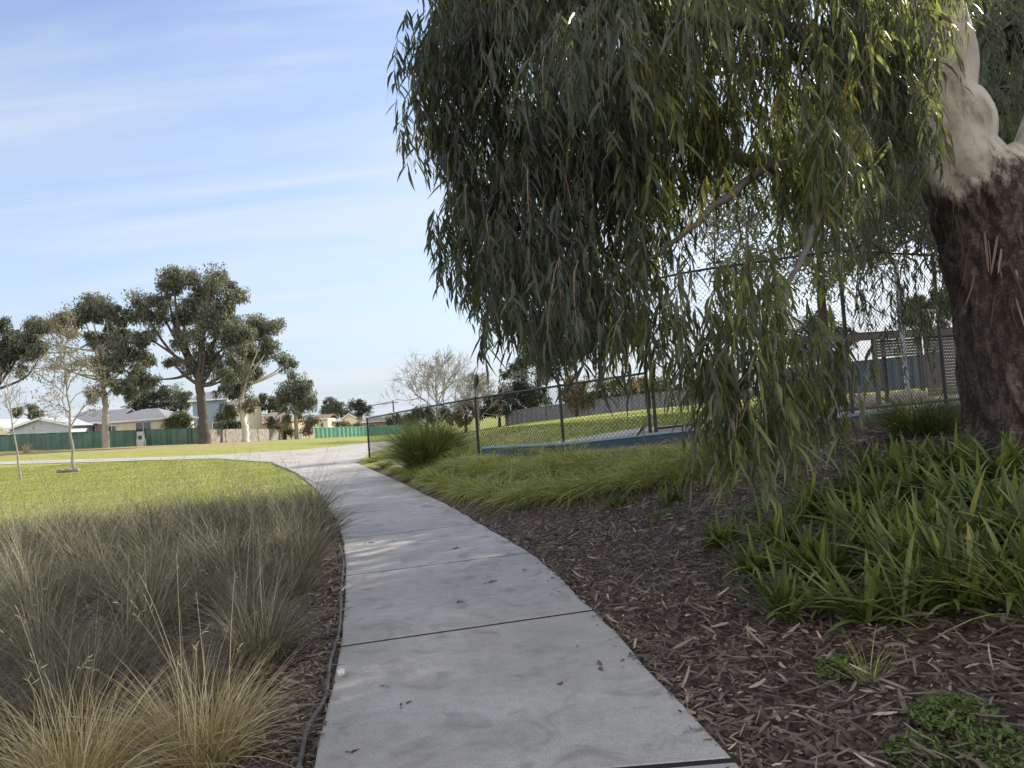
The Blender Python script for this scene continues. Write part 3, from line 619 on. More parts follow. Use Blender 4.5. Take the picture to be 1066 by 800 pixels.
# ------------------------------------------------------------------ blue wall and chain link fences
def poly_len(Pn): return np.r_[0, np.cumsum(np.linalg.norm(np.diff(Pn[:, :2], axis=0), axis=1))]
WS = poly_len(WALL)
def wat(s): return np.array([np.interp(s, WS, WALL[:, c]) for c in range(3)])
def wproj(p):                              # distance along the wall nearest a point
    ss = np.linspace(0, WS[-1], 900); pts = np.array([wat(s)[:2] for s in ss]); return ss[np.argmin(((pts - p[:2]) ** 2).sum(1))]
t = thing('retaining_wall', on(*WALL[3][:2]), 'low blue painted retaining wall with a pale coping behind the grasses', 'wall')
def strip(mb, s0, s1, off0, off1, z0, z1, n):
    ss = np.linspace(s0, s1, n); V = []
    for s in ss:
        p = wat(s); d = unit(wat(min(s + .2, WS[-1])) - wat(max(s - .2, 0)))[:2]; nrm = np.array([-d[1], d[0]])
        for o, z in ((off0, z0), (off1, z0), (off1, z1), (off0, z1)): V.append([*(p[:2] + nrm * o), p[2] + z])
    q = np.arange(n - 1)[:, None] * 4; F = np.concatenate([np.c_[q + a_, q + 4 + a_, q + 4 + (a_ + 1) % 4, q + (a_ + 1) % 4] for a_ in range(4)])
    mb.add(V, F); mb.add(V[:4], [(0, 1, 2, 3)]); mb.add(V[-4:], [(3, 2, 1, 0)])
b = MB(); strip(b, WS[2] + .3, WS[-1], -.10, .10, -.9, -.065, 60); b.build('wall_face', M_blue, t)
b = MB(); strip(b, WS[2] + .3, WS[-1], -.12, .12, -.06, -.015, 60); b.build('coping', M_bluecap, t)
def chain(s0, s1, z0, z1, pitch=.095, r=.0035):
    """diamond mesh over the run s0..s1, between two heights above the wall top"""
    b = MB(); n = int((s1 - s0 + (z1 - z0)) / pitch) + 1; V = []; Fs = []
    for sgn in (1, -1):
        for k in range(n):
            a0 = s0 + k * pitch if sgn > 0 else s0 + k * pitch - (z1 - z0)
            lo, hi = (a0 - (z1 - z0), a0) if sgn > 0 else (a0, a0 + (z1 - z0))
            A, B = max(lo, s0), min(hi, s1)
            if B - A < .01: continue
            ss = np.linspace(A, B, 3)
            pts = []
            for s in ss:
                p = wat(s); zz_ = (z0 + (s - lo)) if sgn > 0 else (z1 - (s - lo)); pts.append([p[0], p[1] + .01 * sgn, p[2] + zz_])
            b.tube(pts, r, 3, cap=False)
    return b
def fence(label, stations, z0, z1, rail_z, mid=None, group=None, bot=True, low=False):
    c = wat(stations[0]); t = thing('chain_link_fence', on(c[0], c[1]), label, 'fence', group)
    for s in stations:
        p = wat(s); b = MB(); b.tube([p + [0, 0, -.3], p + [0, 0, z1 + .02]], .036, 10); b.tube([p + [0, 0, z1 + .02], p + [0, 0, z1 + .05]], [.04, .02], 10)
        b.build('post', M_blacksteel, t, smooth=False)
    for name, zr in (('top_rail', rail_z), ('middle_rail', mid), ('bottom_rail', .06 if bot else None)):
        if zr is None: continue
        ss = np.linspace(stations[0], stations[-1], 24); b = MB(); b.tube([wat(s) + [0, 0, zr] for s in ss], .024, 8); b.build(name, M_blacksteel, t, smooth=True)
    (chain(stations[0], stations[-1], z0, z1) if not low else chain(stations[0], stations[-1], -.35, z1)).build('wire_mesh', M_wire, t)
s387, s498, s586, s682, s888 = 0.05, wproj(WALL[2]), wproj(WALL[3]), wproj(np.array([2.75, 15.5])), wproj(WALL[5])
fence('low black chain link fence along the blue wall beside the large tussock', [s387, s498, s586, s682 - .06], .05, 1.2, 1.2, bot=False, low=True)
fence('tall black chain link fence behind the hanging gum foliage', [s682 + .06, (s682 + s888) / 2, s888, s888 + 2.9, s888 + 5.8], .05, 3.05, 3.05, mid=None)

# ------------------------------------------------------------------ shelter, goal pole, blocks on the court
sb = P(915, 420, 23.0); sb[2] = H(sb[0], sb[1])
t = thing('shelter', sb, 'low slatted timber shade shelter seen between foliage and trunk', 'shelter')
yaw = R_(12); ca, sa = math.cos(yaw), math.sin(yaw)
def sl(x, y, z): return sb + [x * ca - y * sa, x * sa + y * ca, z]
for x in (-2.1, -.0, 1.55, 2.9):
    for y in (0, 1.6):
        b = MB(); b.box(sl(x, y, 1.0), (.10, .10, 2.1), yaw); b.build('post', M_slat, t)
b = MB(); b.box(sl(.4, .8, 2.12), (5.4, 2.1, .10), yaw); b.build('roof', M_dgrey, t)
b = MB(); b.box(sl(.4, -.28, 2.03), (5.3, .06, .20), yaw); b.build('fascia', M_slat, t)
b = MB()
for k in range(19): b.box(sl(2.25, -.12, .2 + k * .095), (1.25, .03, .088), yaw)
b.build('slat_screen', M_slat, t)
b = MB()
for k in range(6): b.box(sl(.75, -.12, 1.45 + k * .085), (1.5, .03, .075), yaw)
b.build('slat_frieze', M_slat, t)
pb = P(946, 421, 21.0); pb[2] = H(pb[0], pb[1])
t = thing('goal_pole', pb, 'pale steel pole with a short braced arm beside the shelter', 'pole')
b = MB(); b.tube([pb, pb + [0, 0, 3.95]], .065, 10); b.build('pole', M_galv, t, smooth=True)
b = MB(); b.tube([pb + [0, 0, 3.9], pb + [-.62, -.1, 3.85]], .04, 8); b.build('arm', M_galv, t, smooth=True)
b = MB(); b.tube([pb + [0, 0, 3.25], pb + [-.55, -.1, 3.82]], .025, 8); b.build('brace', M_galv, t, smooth=True)
for px_, w, lab, sd_ in ((897, .30, 'squared sandstone block seat left of the steel pole', 1), (946, .48, 'wide squared sandstone block seat at the steel pole', 2)):
    q = P(px_, 424, 19.6); q[2] = H(q[0], q[1]); rock(q + [0, 0, .17], (w, .26, .21), M_stone, 'stone_block', lab, 'stone block', 'stone blocks on the court', seed=sd_)

# ------------------------------------------------------------------ big gum tree
TB = on(4.55, 7.0); D0 = 7.0
tree = thing('gum_tree', TB, 'large weeping gum with rough dark trunk and pale upper limb at the right', 'tree')
def loft(mb, pts, rad, k, nz, seed, amp, fine, n=120):
    """limb as a closed tube with lobed, fluted cross sections"""
    g_ = np.random.default_rng(seed); pts = np.asarray(pts, float); rad = np.asarray(rad, float)
    tt = np.linspace(0, len(pts) - 1, n); C = np.array([resample(pts, u, u, 1)[0] for u in tt]); r = np.interp(tt, np.arange(len(rad)), rad)
    T = np.gradient(C, axis=0); T = unit(T); A = unit(np.cross(T, [0.3, -1, 0.0])); B = np.cross(T, A)
    ang = np.arange(k) * 2 * math.pi / k; z = tt[:, None] / tt[-1]; a = ang[None]
    disp = np.zeros((n, k))
    for f in range(2, 7): disp += amp / f * np.sin(f * a + g_.uniform(0, 6) + 3.0 * np.sin(z * g_.uniform(1, 5) + g_.uniform(0, 6)))
    for f in (9, 14, 21, 30): disp += fine * (9 / f) ** .5 * np.sin(f * a + g_.uniform(0, 6) + 2.2 * np.sin(z * g_.uniform(6, 22) + g_.uniform(0, 6)) + 1.2 * np.sin(3 * a + z * 9))
    disp += fine * 0.8 * g_.normal(0, 1, (n, k)) * .4
    for q in range(8):   # burls
        z0, a0, w = g_.uniform(0, 1), g_.uniform(0, 6.28), g_.uniform(.04, .1); da = (a - a0 + math.pi) % (2 * math.pi) - math.pi
        disp += amp * .9 * np.exp(-((z - z0) / w) ** 2 - (da / .5) ** 2)
    rr = r[:, None] * (1 + disp)
    V = C[:, None] + rr[..., None] * (np.cos(ang)[None, :, None] * A[:, None] + np.sin(ang)[None, :, None] * B[:, None])
    i = np.arange(n - 1)[:, None] * k; j = np.arange(k)[None]; j2 = (j + 1) % k
    mb.add(V, np.stack([i + j, i + j2, i + k + j2, i + k + j], -1).reshape(-1, 4)); mb.add(V[-1], [tuple(range(k))])
    return C, r
b = MB()
trunk_pts = [TB + [0.22, 0, -.35], P(1088, 440, D0), P(1073, 380, D0), P(1062, 310, D0), P(1050, 250, D0), P(1030, 205, D0), P(1012, 170, D0)]
loft(b, trunk_pts, [.82, .62, .55, .53, .56, .52, .36], 200, 1, 11, .07, .020, 420)
tv = np.concatenate(b.V)
b.build('trunk', M_trunk, tree, smooth=True)
# shreds of bark peeling off where rough bark gives way to smooth
cand = tv[(tv[:, 2] > 2.2) & (tv[:, 2] < 3.5) & (tv[:, 1] < 7.25)]; q_ = cand[rng.integers(0, len(cand), 70)]; n_ = len(q_)
o_ = unit((q_ - np.array([4.6, 7.0, 0])) * [1, 1, 0]); b = MB()
b.ribbons(q_ + o_ * .012, np.c_[rng.normal(0, .12, (n_, 2)), -np.ones(n_)] + o_ * .05, o_ * rng.uniform(0, .3, n_)[:, None], rng.uniform(.10, .42, n_), rng.uniform(.008, .026, n_), np.cross(o_, [0, 0, 1.0]) + rng.normal(0, .25, (n_, 3)), [.8, 1, .9, .7, .3], rng.uniform(.05, .62, n_))
b.build('peeling_bark', M_chip, tree, kind='stuff')
b = MB()
up = [P(1022, 205, D0), P(990, 165, D0), P(988, 132, D0), P(979, 96, D0), P(989, 60, D0), P(984, 25, D0), P(972, -15, D0 - .1), P(940, -80, D0 - .3), P(900, -170, D0 - .4), P(850, -280, D0)]
loft(b, up, [.42, .37, .36, .29, .22, .20, .18, .16, .13, .08], 72, 1, 12, .10, .009, 200)
b.build('pale_limb', M_trunk, tree, smooth=True)
b = MB()
loft(b, [P(1058, 235, D0), P(1088, 160, D0 + .1), P(1106, 90, D0 + .3), P(1130, 0, D0 + .5), P(1150, -120, D0 + .6), P(1170, -260, D0 + .4)], [.42, .27, .21, .18, .14, .08], 48, 1, 13, .05, .006, 110)
b.build('right_limb', M_trunk, tree, smooth=True)
limbs = MB()
def limb(pts, r0_, r1_, k=10):
    pts = np.array([resample(np.asarray(pts, float), u, u, 1)[0] for u in np.linspace(0, len(pts) - 1, 6 * len(pts))])
    pts[1:] += rng.normal(0, .012, pts[1:].shape); limbs.tube(pts, np.linspace(r0_, r1_, len(pts)), k)
limb([P(990, 165, D0), P(940, 160, D0 - .2), P(880, 168, D0 - .4), P(800, 172, D0 - .5), P(720, 150, D0 - .4), P(640, 160, D0 - .2), P(570, 200, D0)], .10, .02)
limb([P(980, 60, D0), P(900, 40, D0 - .3), P(800, 30, D0 - .8), P(700, 20, D0 - 1), P(600, 30, D0 - .6), P(500, 60, D0 - .3)], .09, .018)
limb([P(986, 20, D0), P(930, -60, D0), P(800, -120, D0 - .3), P(650, -120, D0), P(520, -60, D0)], .11, .02)
limb([P(880, 168, D0 - .4), P(850, 230, D0 - 1), P(820, 300, D0 - 1.6), P(800, 360, D0 - 1.8)], .04, .008)
limb([P(800, 172, D0 - .5), P(740, 220, D0 - .9), P(690, 260, D0 - 1), P(640, 300, D0 - .9)], .04, .008)
limb([P(984, 130, D0), P(940, 90, D0 + .8), P(880, 60, D0 + 1.6), P(780, 70, D0 + 2), P(680, 90, D0 + 1.8), P(580, 130, D0 + 1.2)], .09, .015)
limb([P(1085, 90, D0 + .3), P(1100, 40, D0 + 1.2), P(1080, -40, D0 + 2.5)], .09, .03)
limb([P(1030, 215, D0 + .2), P(985, 190, D0 + 1.2), P(940, 175, D0 + 2.4), P(900, 150, D0 + 3.4)], .10, .02)
limb([P(900, 150, D0 + 3.4), P(890, 210, D0 + 3.4), P(905, 250, D0 + 3.3), P(893, 300, D0 + 3.2)], .035, .012)
limb([P(905, 250, D0 + 3.3), P(925, 262, D0 + 3.3), P(955, 245, D0 + 3.4), P(985, 255, D0 + 3.5)], .022, .008)
limb([P(893, 210, D0 + 3.4), P(930, 225, D0 + 3.2), P(960, 215, D0 + 3.2)], .018, .007)
for a in (((935, 176), (955, 205), (975, 235), (990, 262)), ((915, 255), (935, 285), (940, 320)), ((905, 250), (885, 262), (868, 285)), ((955, 245), (965, 275), (985, 300)), ((930, 225), (945, 250), (940, 275)), ((900, 205), (925, 195), (960, 198), (990, 210)), ((893, 300), (905, 318), (925, 330))):
    limb([P(u_, v_, D0 + 3.3 + .1 * k_) for k_, (u_, v_) in enumerate(a)], .016, .005, 6)
limbs.build('branches', M_limb, tree, smooth=True)

def inside(poly, x, y):
    c = False; n = len(poly)
    for k in range(n):
        x1, y1 = poly[k]; x2, y2 = poly[(k + 1) % n]
        if (y1 > y) != (y2 > y) and x < (x2 - x1) * (y - y1) / (y2 - y1) + x1: c = not c
    return c
clusters = []       # (centre, strands, spread, strand length, leaf scale, lift of the colour index)
POLY = [(500, -90), (470, 5), (447, 45), (446, 80), (455, 130), (480, 180), (478, 225), (490, 265), (518, 292), (556, 312), (600, 312), (650, 308), (700, 315), (740, 350), (800, 350), (850, 335), (868, 285), (880, 215), (905, 175), (925, 130), (940, 60), (950, -90)]
GAPS = [(690, 300, 30), (742, 285, 26), (772, 330, 26), (875, 195, 24), (600, 155, 16), (720, 215, 16), (850, 245, 18), (630, 250, 14), (805, 225, 16), (560, 240, 12), (660, 180, 12)]
tries = 0
while len(clusters) < 240:
    px_, py_ = rng.uniform(430, 960), rng.uniform(-90, 352)
    if not inside(POLY, px_, py_): continue
    if px_ > 690 and rng.uniform() > (.48 if py_ < 150 else .40): continue
    if px_ > 815 and py_ > 215: continue
    if any((px_ - a) ** 2 + (py_ - b_) ** 2 < r * r for a, b_, r in GAPS): continue
    dep = 6.6 + rng.normal(0, .75) + (.5 if px_ < 560 else 0) + (-.7 if px_ > 700 and py_ > 200 else 0)
    if px_ > 840: dep = min(dep, 6.2)
    clusters.append((P(px_, py_, dep), 15, .17, (.22, .62), 1.28, -.10 if px_ < 640 else .32))  # silhouette darkness left and sunlit tone right are put into the leaf colour
# fringe along the left outline and the bottom hem
for px_, py_ in ((440, 48), (443, 70), (432, 95), (446, 120), (455, 150), (470, 178), (474, 205), (462, 245), (470, 262), (486, 290), (500, 312), (518, 326), (538, 336), (450, 20), (465, -5), (575, 336), (610, 338), (655, 330), (690, 330), (630, 340), (560, 330)):
    clusters.append((P(px_ + 8, py_ - 8, 6.9 + rng.normal(0, .3)), 9, .10, (.14, .40), 1.25, .0))
for px_, py_, d in ((772, 388, 4.9), (800, 380, 5.2), (830, 385, 5.4), (850, 372, 5.6), (748, 392, 5.1), (790, 415, 5.0), (822, 410, 5.3), (760, 360, 5.0), (860, 345, 5.6), (735, 372, 5.3), (845, 402, 5.5), (805, 350, 5.2), (775, 425, 4.9), (750, 425, 5.0), (720, 345, 5.4), (690, 340, 5.6)):
    clusters.append((P(px_, py_, d), 9, .12, (.25, .60), 1.3, .32))
for px_, py_ in ((945, 20), (955, 70), (938, 105), (962, -20), (950, 45), (928, 60), (1010, -40), (935, 130), (968, 20)):
    clusters.append((P(px_, py_, rng.uniform(5.9, 6.4)), 7, .12, (.2, .5), 1.15, .3))
# behind the pale limb and right of it
for _ in range(52):
    clusters.append((P(rng.uniform(890, 1120), rng.uniform(-100, 175), rng.uniform(9, 12)), 15, .38, (.3, .8), 1.05, .08))
for px_, py_ in ((915, 215), (950, 225), (975, 240), (900, 235), (960, 265), (975, 290), (940, 300), (900, 190), (985, 215), (925, 330), (900, 265), (915, 290), (970, 210), (945, 200), (985, 265), (955, 320), (980, 325), (905, 310)):
    clusters.append((P(px_, py_, rng.uniform(9.6, 11)), 12, .28, (.2, .6), 1.0, .05))
crown = MB(); twigs = MB()
def strands(c, n, spread, ls, lsc, lift, nl=14):
    a = c + rng.normal(0, spread, (n, 3)) * [1, 1, .9]; th = rng.uniform(0, 6.28, n); L = rng.uniform(*ls, n)
    out = np.c_[np.cos(th), np.sin(th), np.zeros(n)] * rng.uniform(.05, .45, n)[:, None]
    d1 = out * 1.5 + np.c_[np.zeros((n, 2)), np.full(n, -.35)]; d2 = -out * .7 + np.c_[rng.normal(0, .08, (n, 2)), np.full(n, -.62)]
    twigs.ribbons(a, d1, d2, L, .0065, np.c_[-np.sin(th), np.cos(th), np.zeros(n)] + .01, [1, .8, .6, .4], .5)
    t = np.tile(np.linspace(.08, 1, nl), (n, 1)) + rng.normal(0, .03, (n, nl))
    b0 = (a[:, None] + L[:, None, None] * (d1[:, None] * t[..., None] + d2[:, None] * (t ** 2)[..., None])).reshape(-1, 3)
    m = len(b0); lf = rng.uniform(.075, .19, m) * lsc; w = rng.uniform(.012, .023, m) * lsc
    ph = rng.uniform(0, 6.28, m); o = np.c_[np.cos(ph), np.sin(ph), np.zeros(m)]
    ld1 = o * rng.uniform(.1, .95, m)[:, None] + np.c_[np.zeros((m, 2)), np.full(m, -.62)]
    cur = np.c_[rng.normal(0, .16, (m, 2)), np.zeros(m)]
    ld2 = -o * .22 + cur + np.c_[np.zeros((m, 2)), np.full(m, -.32)]
    ps = rng.uniform(0, 6.28, m); side = np.c_[np.cos(ps), np.sin(ps), rng.normal(0, .25, m)]
    rnd = np.clip(np.repeat(rng.beta(2.0, 3.2, n), nl) * .35 + rng.beta(1.6, 3.2) * .35 + rng.beta(2, 3, m) * .4 + lift * rng.uniform(0, 1.35, m), 0, .93)
    crown.ribbons(b0, ld1, ld2, lf, w, side, [.12, .85, 1.0, .62, .05], rnd)
for c in clusters: strands(*c)
# young yellow shoots
for px_, py_, d in ((800, 108, 5.6), (886, 105, 5.6), (893, 125, 5.7), (722, 88, 5.8), (690, 182, 5.6), (745, 182, 5.5), (940, 60, 6.0), (880, 82, 5.6)):
    n0 = len(crown.A); strands(P(px_, py_, d), 3, .04, (.12, .3), 1.1, 0, 8); crown.A[n0] = np.clip(crown.A[n0] * .3 + .82, 0, 1)
# the crown above the picture
k = 0
while k < 90:
    v = rng.normal(0, 1, 3); v /= np.linalg.norm(v); v *= rng.uniform(.45, 1) ** .5
    c = np.array([3.4, 7.6, 7.4]) + v * [4.4, 4.2, 2.6]
    e = c - [0, 0, EYE]; w_ = e @ cF
    if w_ > .3 and 400 - FPX * (e @ cU) / w_ > -210 and abs(FPX * (e @ cR) / w_) < 620: continue
    if e[1] < 2.2: continue
    strands(c, 14, .42, (.3, .8), 1.5, 0, 10); k += 1
crown.build('crown', M_gum, tree)
twigs.build('hanging_twigs', M_pinktwig, tree)

# ------------------------------------------------------------------ generic trees and shrubs
def grow_tree(name, label, cat, base, Y, trunk, blobs, mat, bark, nleaf, leaf, group=None, depth=.8, sub=10, droop=.4, twig=True, seed=None, fill=.8, limbs_on=True, from_px=True):
    """trunk: [(px,py,diameter px)] bottom to top; blobs: foliage masses (px,py,radius px), all at distance Y."""
    g_ = np.random.default_rng(seed if seed is not None else abs(hash(label)) % 1000 + 1); k = Y / FPX
    root = thing(name, base, label, cat, group)
    tp = np.array([P(a, b_, Y) for a, b_, d in trunk]); tr = np.array([d * k / 2 for a, b_, d in trunk]); tp[0] = np.array(base) + [0, 0, -.2]
    b = MB()
    tt = np.linspace(0, len(tp) - 1, 5 * len(tp)); C = np.array([resample(tp, u, u, 1)[0] for u in tt]); rr = np.interp(tt, np.arange(len(tr)), tr)
    C[2:] += g_.normal(0, .02, C[2:].shape) * rr.max() * 4; b.tube(C, rr, 9); b.build('trunk', bark, root, smooth=True)
    lf = MB(); br = MB(); W = max(r for _, _, r in blobs) * k; wid = (max(x for x, _, _ in blobs) - min(x for x, _, _ in blobs)) * k / 2 + W
    tot = sum(r ** 2 for _, _, r in blobs)
    for bx, by, r in blobs:
        c = P(bx, by, Y); c[1] += g_.uniform(-1, 1) * wid * depth * .5; R = r * k
        if limbs_on:
            s = C[int(len(C) * g_.uniform(.62, .98)) - 1]
            mid = (s + c) / 2 + [0, 0, -.05 * np.linalg.norm(c - s)] + g_.normal(0, .05, 3) * np.linalg.norm(c - s)
            Lb = np.array([resample(np.array([s, mid, c]), u, u, 1)[0] for u in np.linspace(0, 2, 9)])
            r0_ = max(.55 * rr[-1] + .02 * R, .02 * W + .01); br.tube(Lb, np.linspace(r0_ * 1.3, r0_ * .35, 9), 6)
        n = max(int(3.4 * nleaf * r * r / tot), 30); ns = sub
        sc = unit(g_.normal(0, 1, (ns, 3))) * (g_.uniform(.1, 1.0, ns) ** .6)[:, None] * R * 1.15; sr = R * g_.uniform(.20, .60, ns)
        if twig:
            for q in range(ns):
                e = c + sc[q]; br.tube([c - [0, 0, R * .3], (c + e) / 2 + [0, 0, -.05 * R], e], [.016 * R + .006, .011 * R + .004, .004 * R + .003], 4)
        which = g_.integers(0, ns, n); pos = c + sc[which] + np.clip(g_.normal(0, 1, (n, 3)), -1.5, 1.5) * (sr[which] * fill)[:, None] * [1, 1, .95]
        d1 = unit(g_.normal(0, 1, (n, 3)) + [0, 0, -droop * 2]); L = .68 * leaf * g_.uniform(.5, 1.4, n)
        rnd = np.clip(g_.beta(2, 2, ns)[which] * .45 + g_.beta(2, 2.4, n) * .55, 0, 1)
        lf.ribbons(pos, d1, np.c_[np.zeros((n, 2)), np.full(n, -.25)], L, L * .42, g_.normal(0, 1, (n, 3)), [.5, 1, .2], rnd)
    if br.n: br.build('branches', bark, root, smooth=True)
    lf.build('crown', mat, root); return root
def bare_tree(name, label, base, height_, spread, r0_, seed, mat, levels=5, leaves=None, lean=(0, 0), group=None, nl=0, ls=.1, rmin=.006, first=.3, kids=(3, 5)):
    g_ = np.random.default_rng(seed); root = thing(name, base, label, 'tree', group); t_ = MB(); b = MB(); tips = []
    base = np.array(base, float); top = base + [lean[0], lean[1], height_]
    n = 12; C = np.linspace(base - [0, 0, .15], top, n); C[1:-1] += g_.normal(0, .012 * height_ ** .5, (n - 2, 3)); t_.tube(C, np.linspace(r0_, r0_ * .25, n), 8); t_.build('trunk', mat, root, smooth=True)
    def rec(p, d, L, r, lv):
        q = p + d * L; m = (p + q) / 2 + g_.normal(0, .06 * L, 3); b.tube([p, m, q], [r, r * .8, r * .55], 5 if r > .02 else 3, cap=False)
        tips.append(q)
        if lv == 0: return
        for _ in range(g_.integers(*kids)):
            u = g_.uniform(.35, 1); s = p + (q - p) * u; dd = unit(d + g_.normal(0, .55, 3) + [0, 0, .18]); rec(s, dd, L * g_.uniform(.5, .8), max(r * .55, rmin), lv - 1)
    nb = 14
    for k in range(nb):
        u = first + (1 - first) * (k + .5) / nb; p = C[0] + (C[-1] - C[0]) * u; a = k * 2.4 + g_.uniform(-.4, .4)
        d = unit(np.array([math.cos(a), math.sin(a), g_.uniform(.5, 1.1) + .5 * u])); rec(p, d, spread * (1.15 - .75 * u) * g_.uniform(.55, .8), r0_ * (.55 - .3 * u), levels - 2)
    b.build('branches', mat, root, smooth=True)
    if leaves:
        tp = np.array(tips); lf = MB(); idx = g_.integers(0, len(tp), nl); pos = tp[idx] + g_.normal(0, ls * 1.2, (nl, 3))
        lf.ribbons(pos, unit(g_.normal(0, 1, (nl, 3)) + [0, 0, -.6]), np.zeros((nl, 3)), ls * g_.uniform(.6, 1.3, nl), ls * .5, g_.normal(0, 1, (nl, 3)), [.4, 1, .2], g_.beta(2, 2, nl)); lf.build('leaves', leaves, root)
    return root

# left: the two big gums and their neighbours along the far fence
q = P(213, 461, 87.0); q[2] = H(q[0], q[1]); Yq = q[1]
grow_tree('gum_tree', 'tallest gum of the far row, thick dark trunk before the green fence', 'tree', q, Yq, [(214, 462, 14), (212, 440, 10), (209, 415, 9), (207, 395, 8), (206, 382, 6)],
          [(172, 300, 11), (185, 290, 12), (205, 296, 14), (225, 296, 14), (240, 304, 12), (150, 318, 14), (166, 322, 12), (158, 352, 11), (185, 325, 14), (208, 322, 15), (230, 325, 14), (215, 350, 14), (235, 350, 15), (192, 355, 11), (250, 350, 12), (200, 378, 10), (222, 374, 14), (243, 376, 13), (175, 375, 7), (160, 395, 5), (238, 395, 9)], M_far1, M_darkbark, 15000, .42, seed=21, depth=.5, sub=9)
q = P(256, 459, 100.0); q[2] = H(q[0], q[1])
grow_tree('gum_tree', 'white trunked gum with drooping grey crown right of the tallest gum', 'tree', q, q[1], [(257, 460, 8), (255, 445, 6), (252, 425, 5), (252, 400, 4), (256, 370, 3)],
          [(262, 345, 15), (280, 345, 13), (245, 340, 10), (285, 335, 7), (260, 366, 15), (278, 365, 9), (295, 376, 8), (304, 378, 5), (245, 385, 12), (262, 388, 10), (236, 408, 9), (248, 408, 10), (256, 420, 8), (240, 428, 9), (233, 435, 7), (285, 360, 8)], M_far1, M_palebark, 9500, .40, seed=22, depth=.5, sub=9)
q = P(309, 459, 124.0); q[2] = H(q[0], q[1])
grow_tree('gum_tree', 'small round grey green gum standing alone before the paling fence', 'tree', q, q[1], [(309, 459, 4.5), (308, 440, 4), (308, 415, 3), (309, 400, 2)],
          [(310, 402, 13), (297, 410, 10), (322, 408, 11), (308, 415, 12), (292, 420, 8), (325, 420, 9), (312, 428, 9), (298, 436, 7), (322, 437, 7), (285, 440, 6)], M_far1, M_greybark, 4200, .5, seed=23, sub=7)
q = P(110, 463, 86.0); q[2] = H(q[0], q[1])
grow_tree('gum_tree', 'broad leaning gum with a forked pale trunk at the far left', 'tree', q, q[1], [(110, 464, 8), (110, 445, 7), (110, 425, 6), (107, 400, 5), (102, 370, 4), (100, 345, 3)],
          [(95, 322, 13), (78, 325, 12), (112, 326, 12), (60, 336, 13), (130, 332, 8), (45, 338, 10), (118, 352, 14), (132, 366, 12), (142, 372, 9), (100, 350, 11), (120, 375, 14), (138, 390, 10), (112, 392, 9), (128, 405, 10), (145, 352, 6), (30, 350, 10), (14, 352, 9), (8, 365, 9), (40, 368, 8), (105, 410, 7), (145, 395, 7), (20, 385, 6)], M_far1, M_greybark, 14000, .42, seed=24, depth=.5, sub=9)
q = P(-8, 466, 84.0); q[2] = H(q[0], q[1])
grow_tree('gum_tree', 'dark drooping gum cut by the left edge of the photo', 'tree', q, q[1] + 4, [(-8, 466, 6), (-6, 420, 5), (-2, 380, 4)], [(2, 356, 11), (16, 366, 8), (-10, 360, 14), (5, 378, 8), (28, 360, 7), (45, 362, 6), (-8, 340, 9)], M_far3, M_darkbark, 4500, .42, seed=25)
# two young street trees on the lawn
q = G(22, 500); bare_tree('sapling', 'thin bare sapling leaning left on the lawn at the left edge', q, 5.1, 1.9, .055, 31, M_greybark, 4, None, (-.5, 0), None, 0, .1, .010, .55)
q = G(77, 491); s2 = bare_tree('sapling', 'taller sapling with pale stem and thinning bronze leaves on the lawn', q, 8.2, 2.9, .09, 35, M_greybark, 5, M_thinleaf, (-.25, 0), None, 3600, .14, .012, .30)
for k, (dx, w) in enumerate(((-.45, .22), (.02, .25), (.42, .2))):
    rock(on(q[0] + dx, q[1] - .5, .08), (w, w * .8, .13), M_greyboulder, 'rock', ('leftmost', 'middle', 'rightmost')[k] + ' grey rock of the three at the taller sapling foot', 'rock', 'rocks at the sapling', seed=40 + k)
q = G(4, 468, 40); b = MB(); b.tube([q - [0, 0, .2], q + [0, 0, 1.9]], .06, 8); b.tube([q + [0, 0, 1.9], q + [0, 0, 1.96]], [.07, .03], 8); o = b.build('marker_post', M_galv, label='short grey post before the green fence at the left edge', cat='post'); at_base(o, q)
q = G(27, 472, 30); put('dry_shrub', tuft_mesh('dry_shrub', M_gold, 160, .5, 1.4, .02, .25, .1, .7, .2, 88), q[0], q[1], 'wispy straw coloured dry shrub on the verge at the left', 'shrub', None, 1.0)

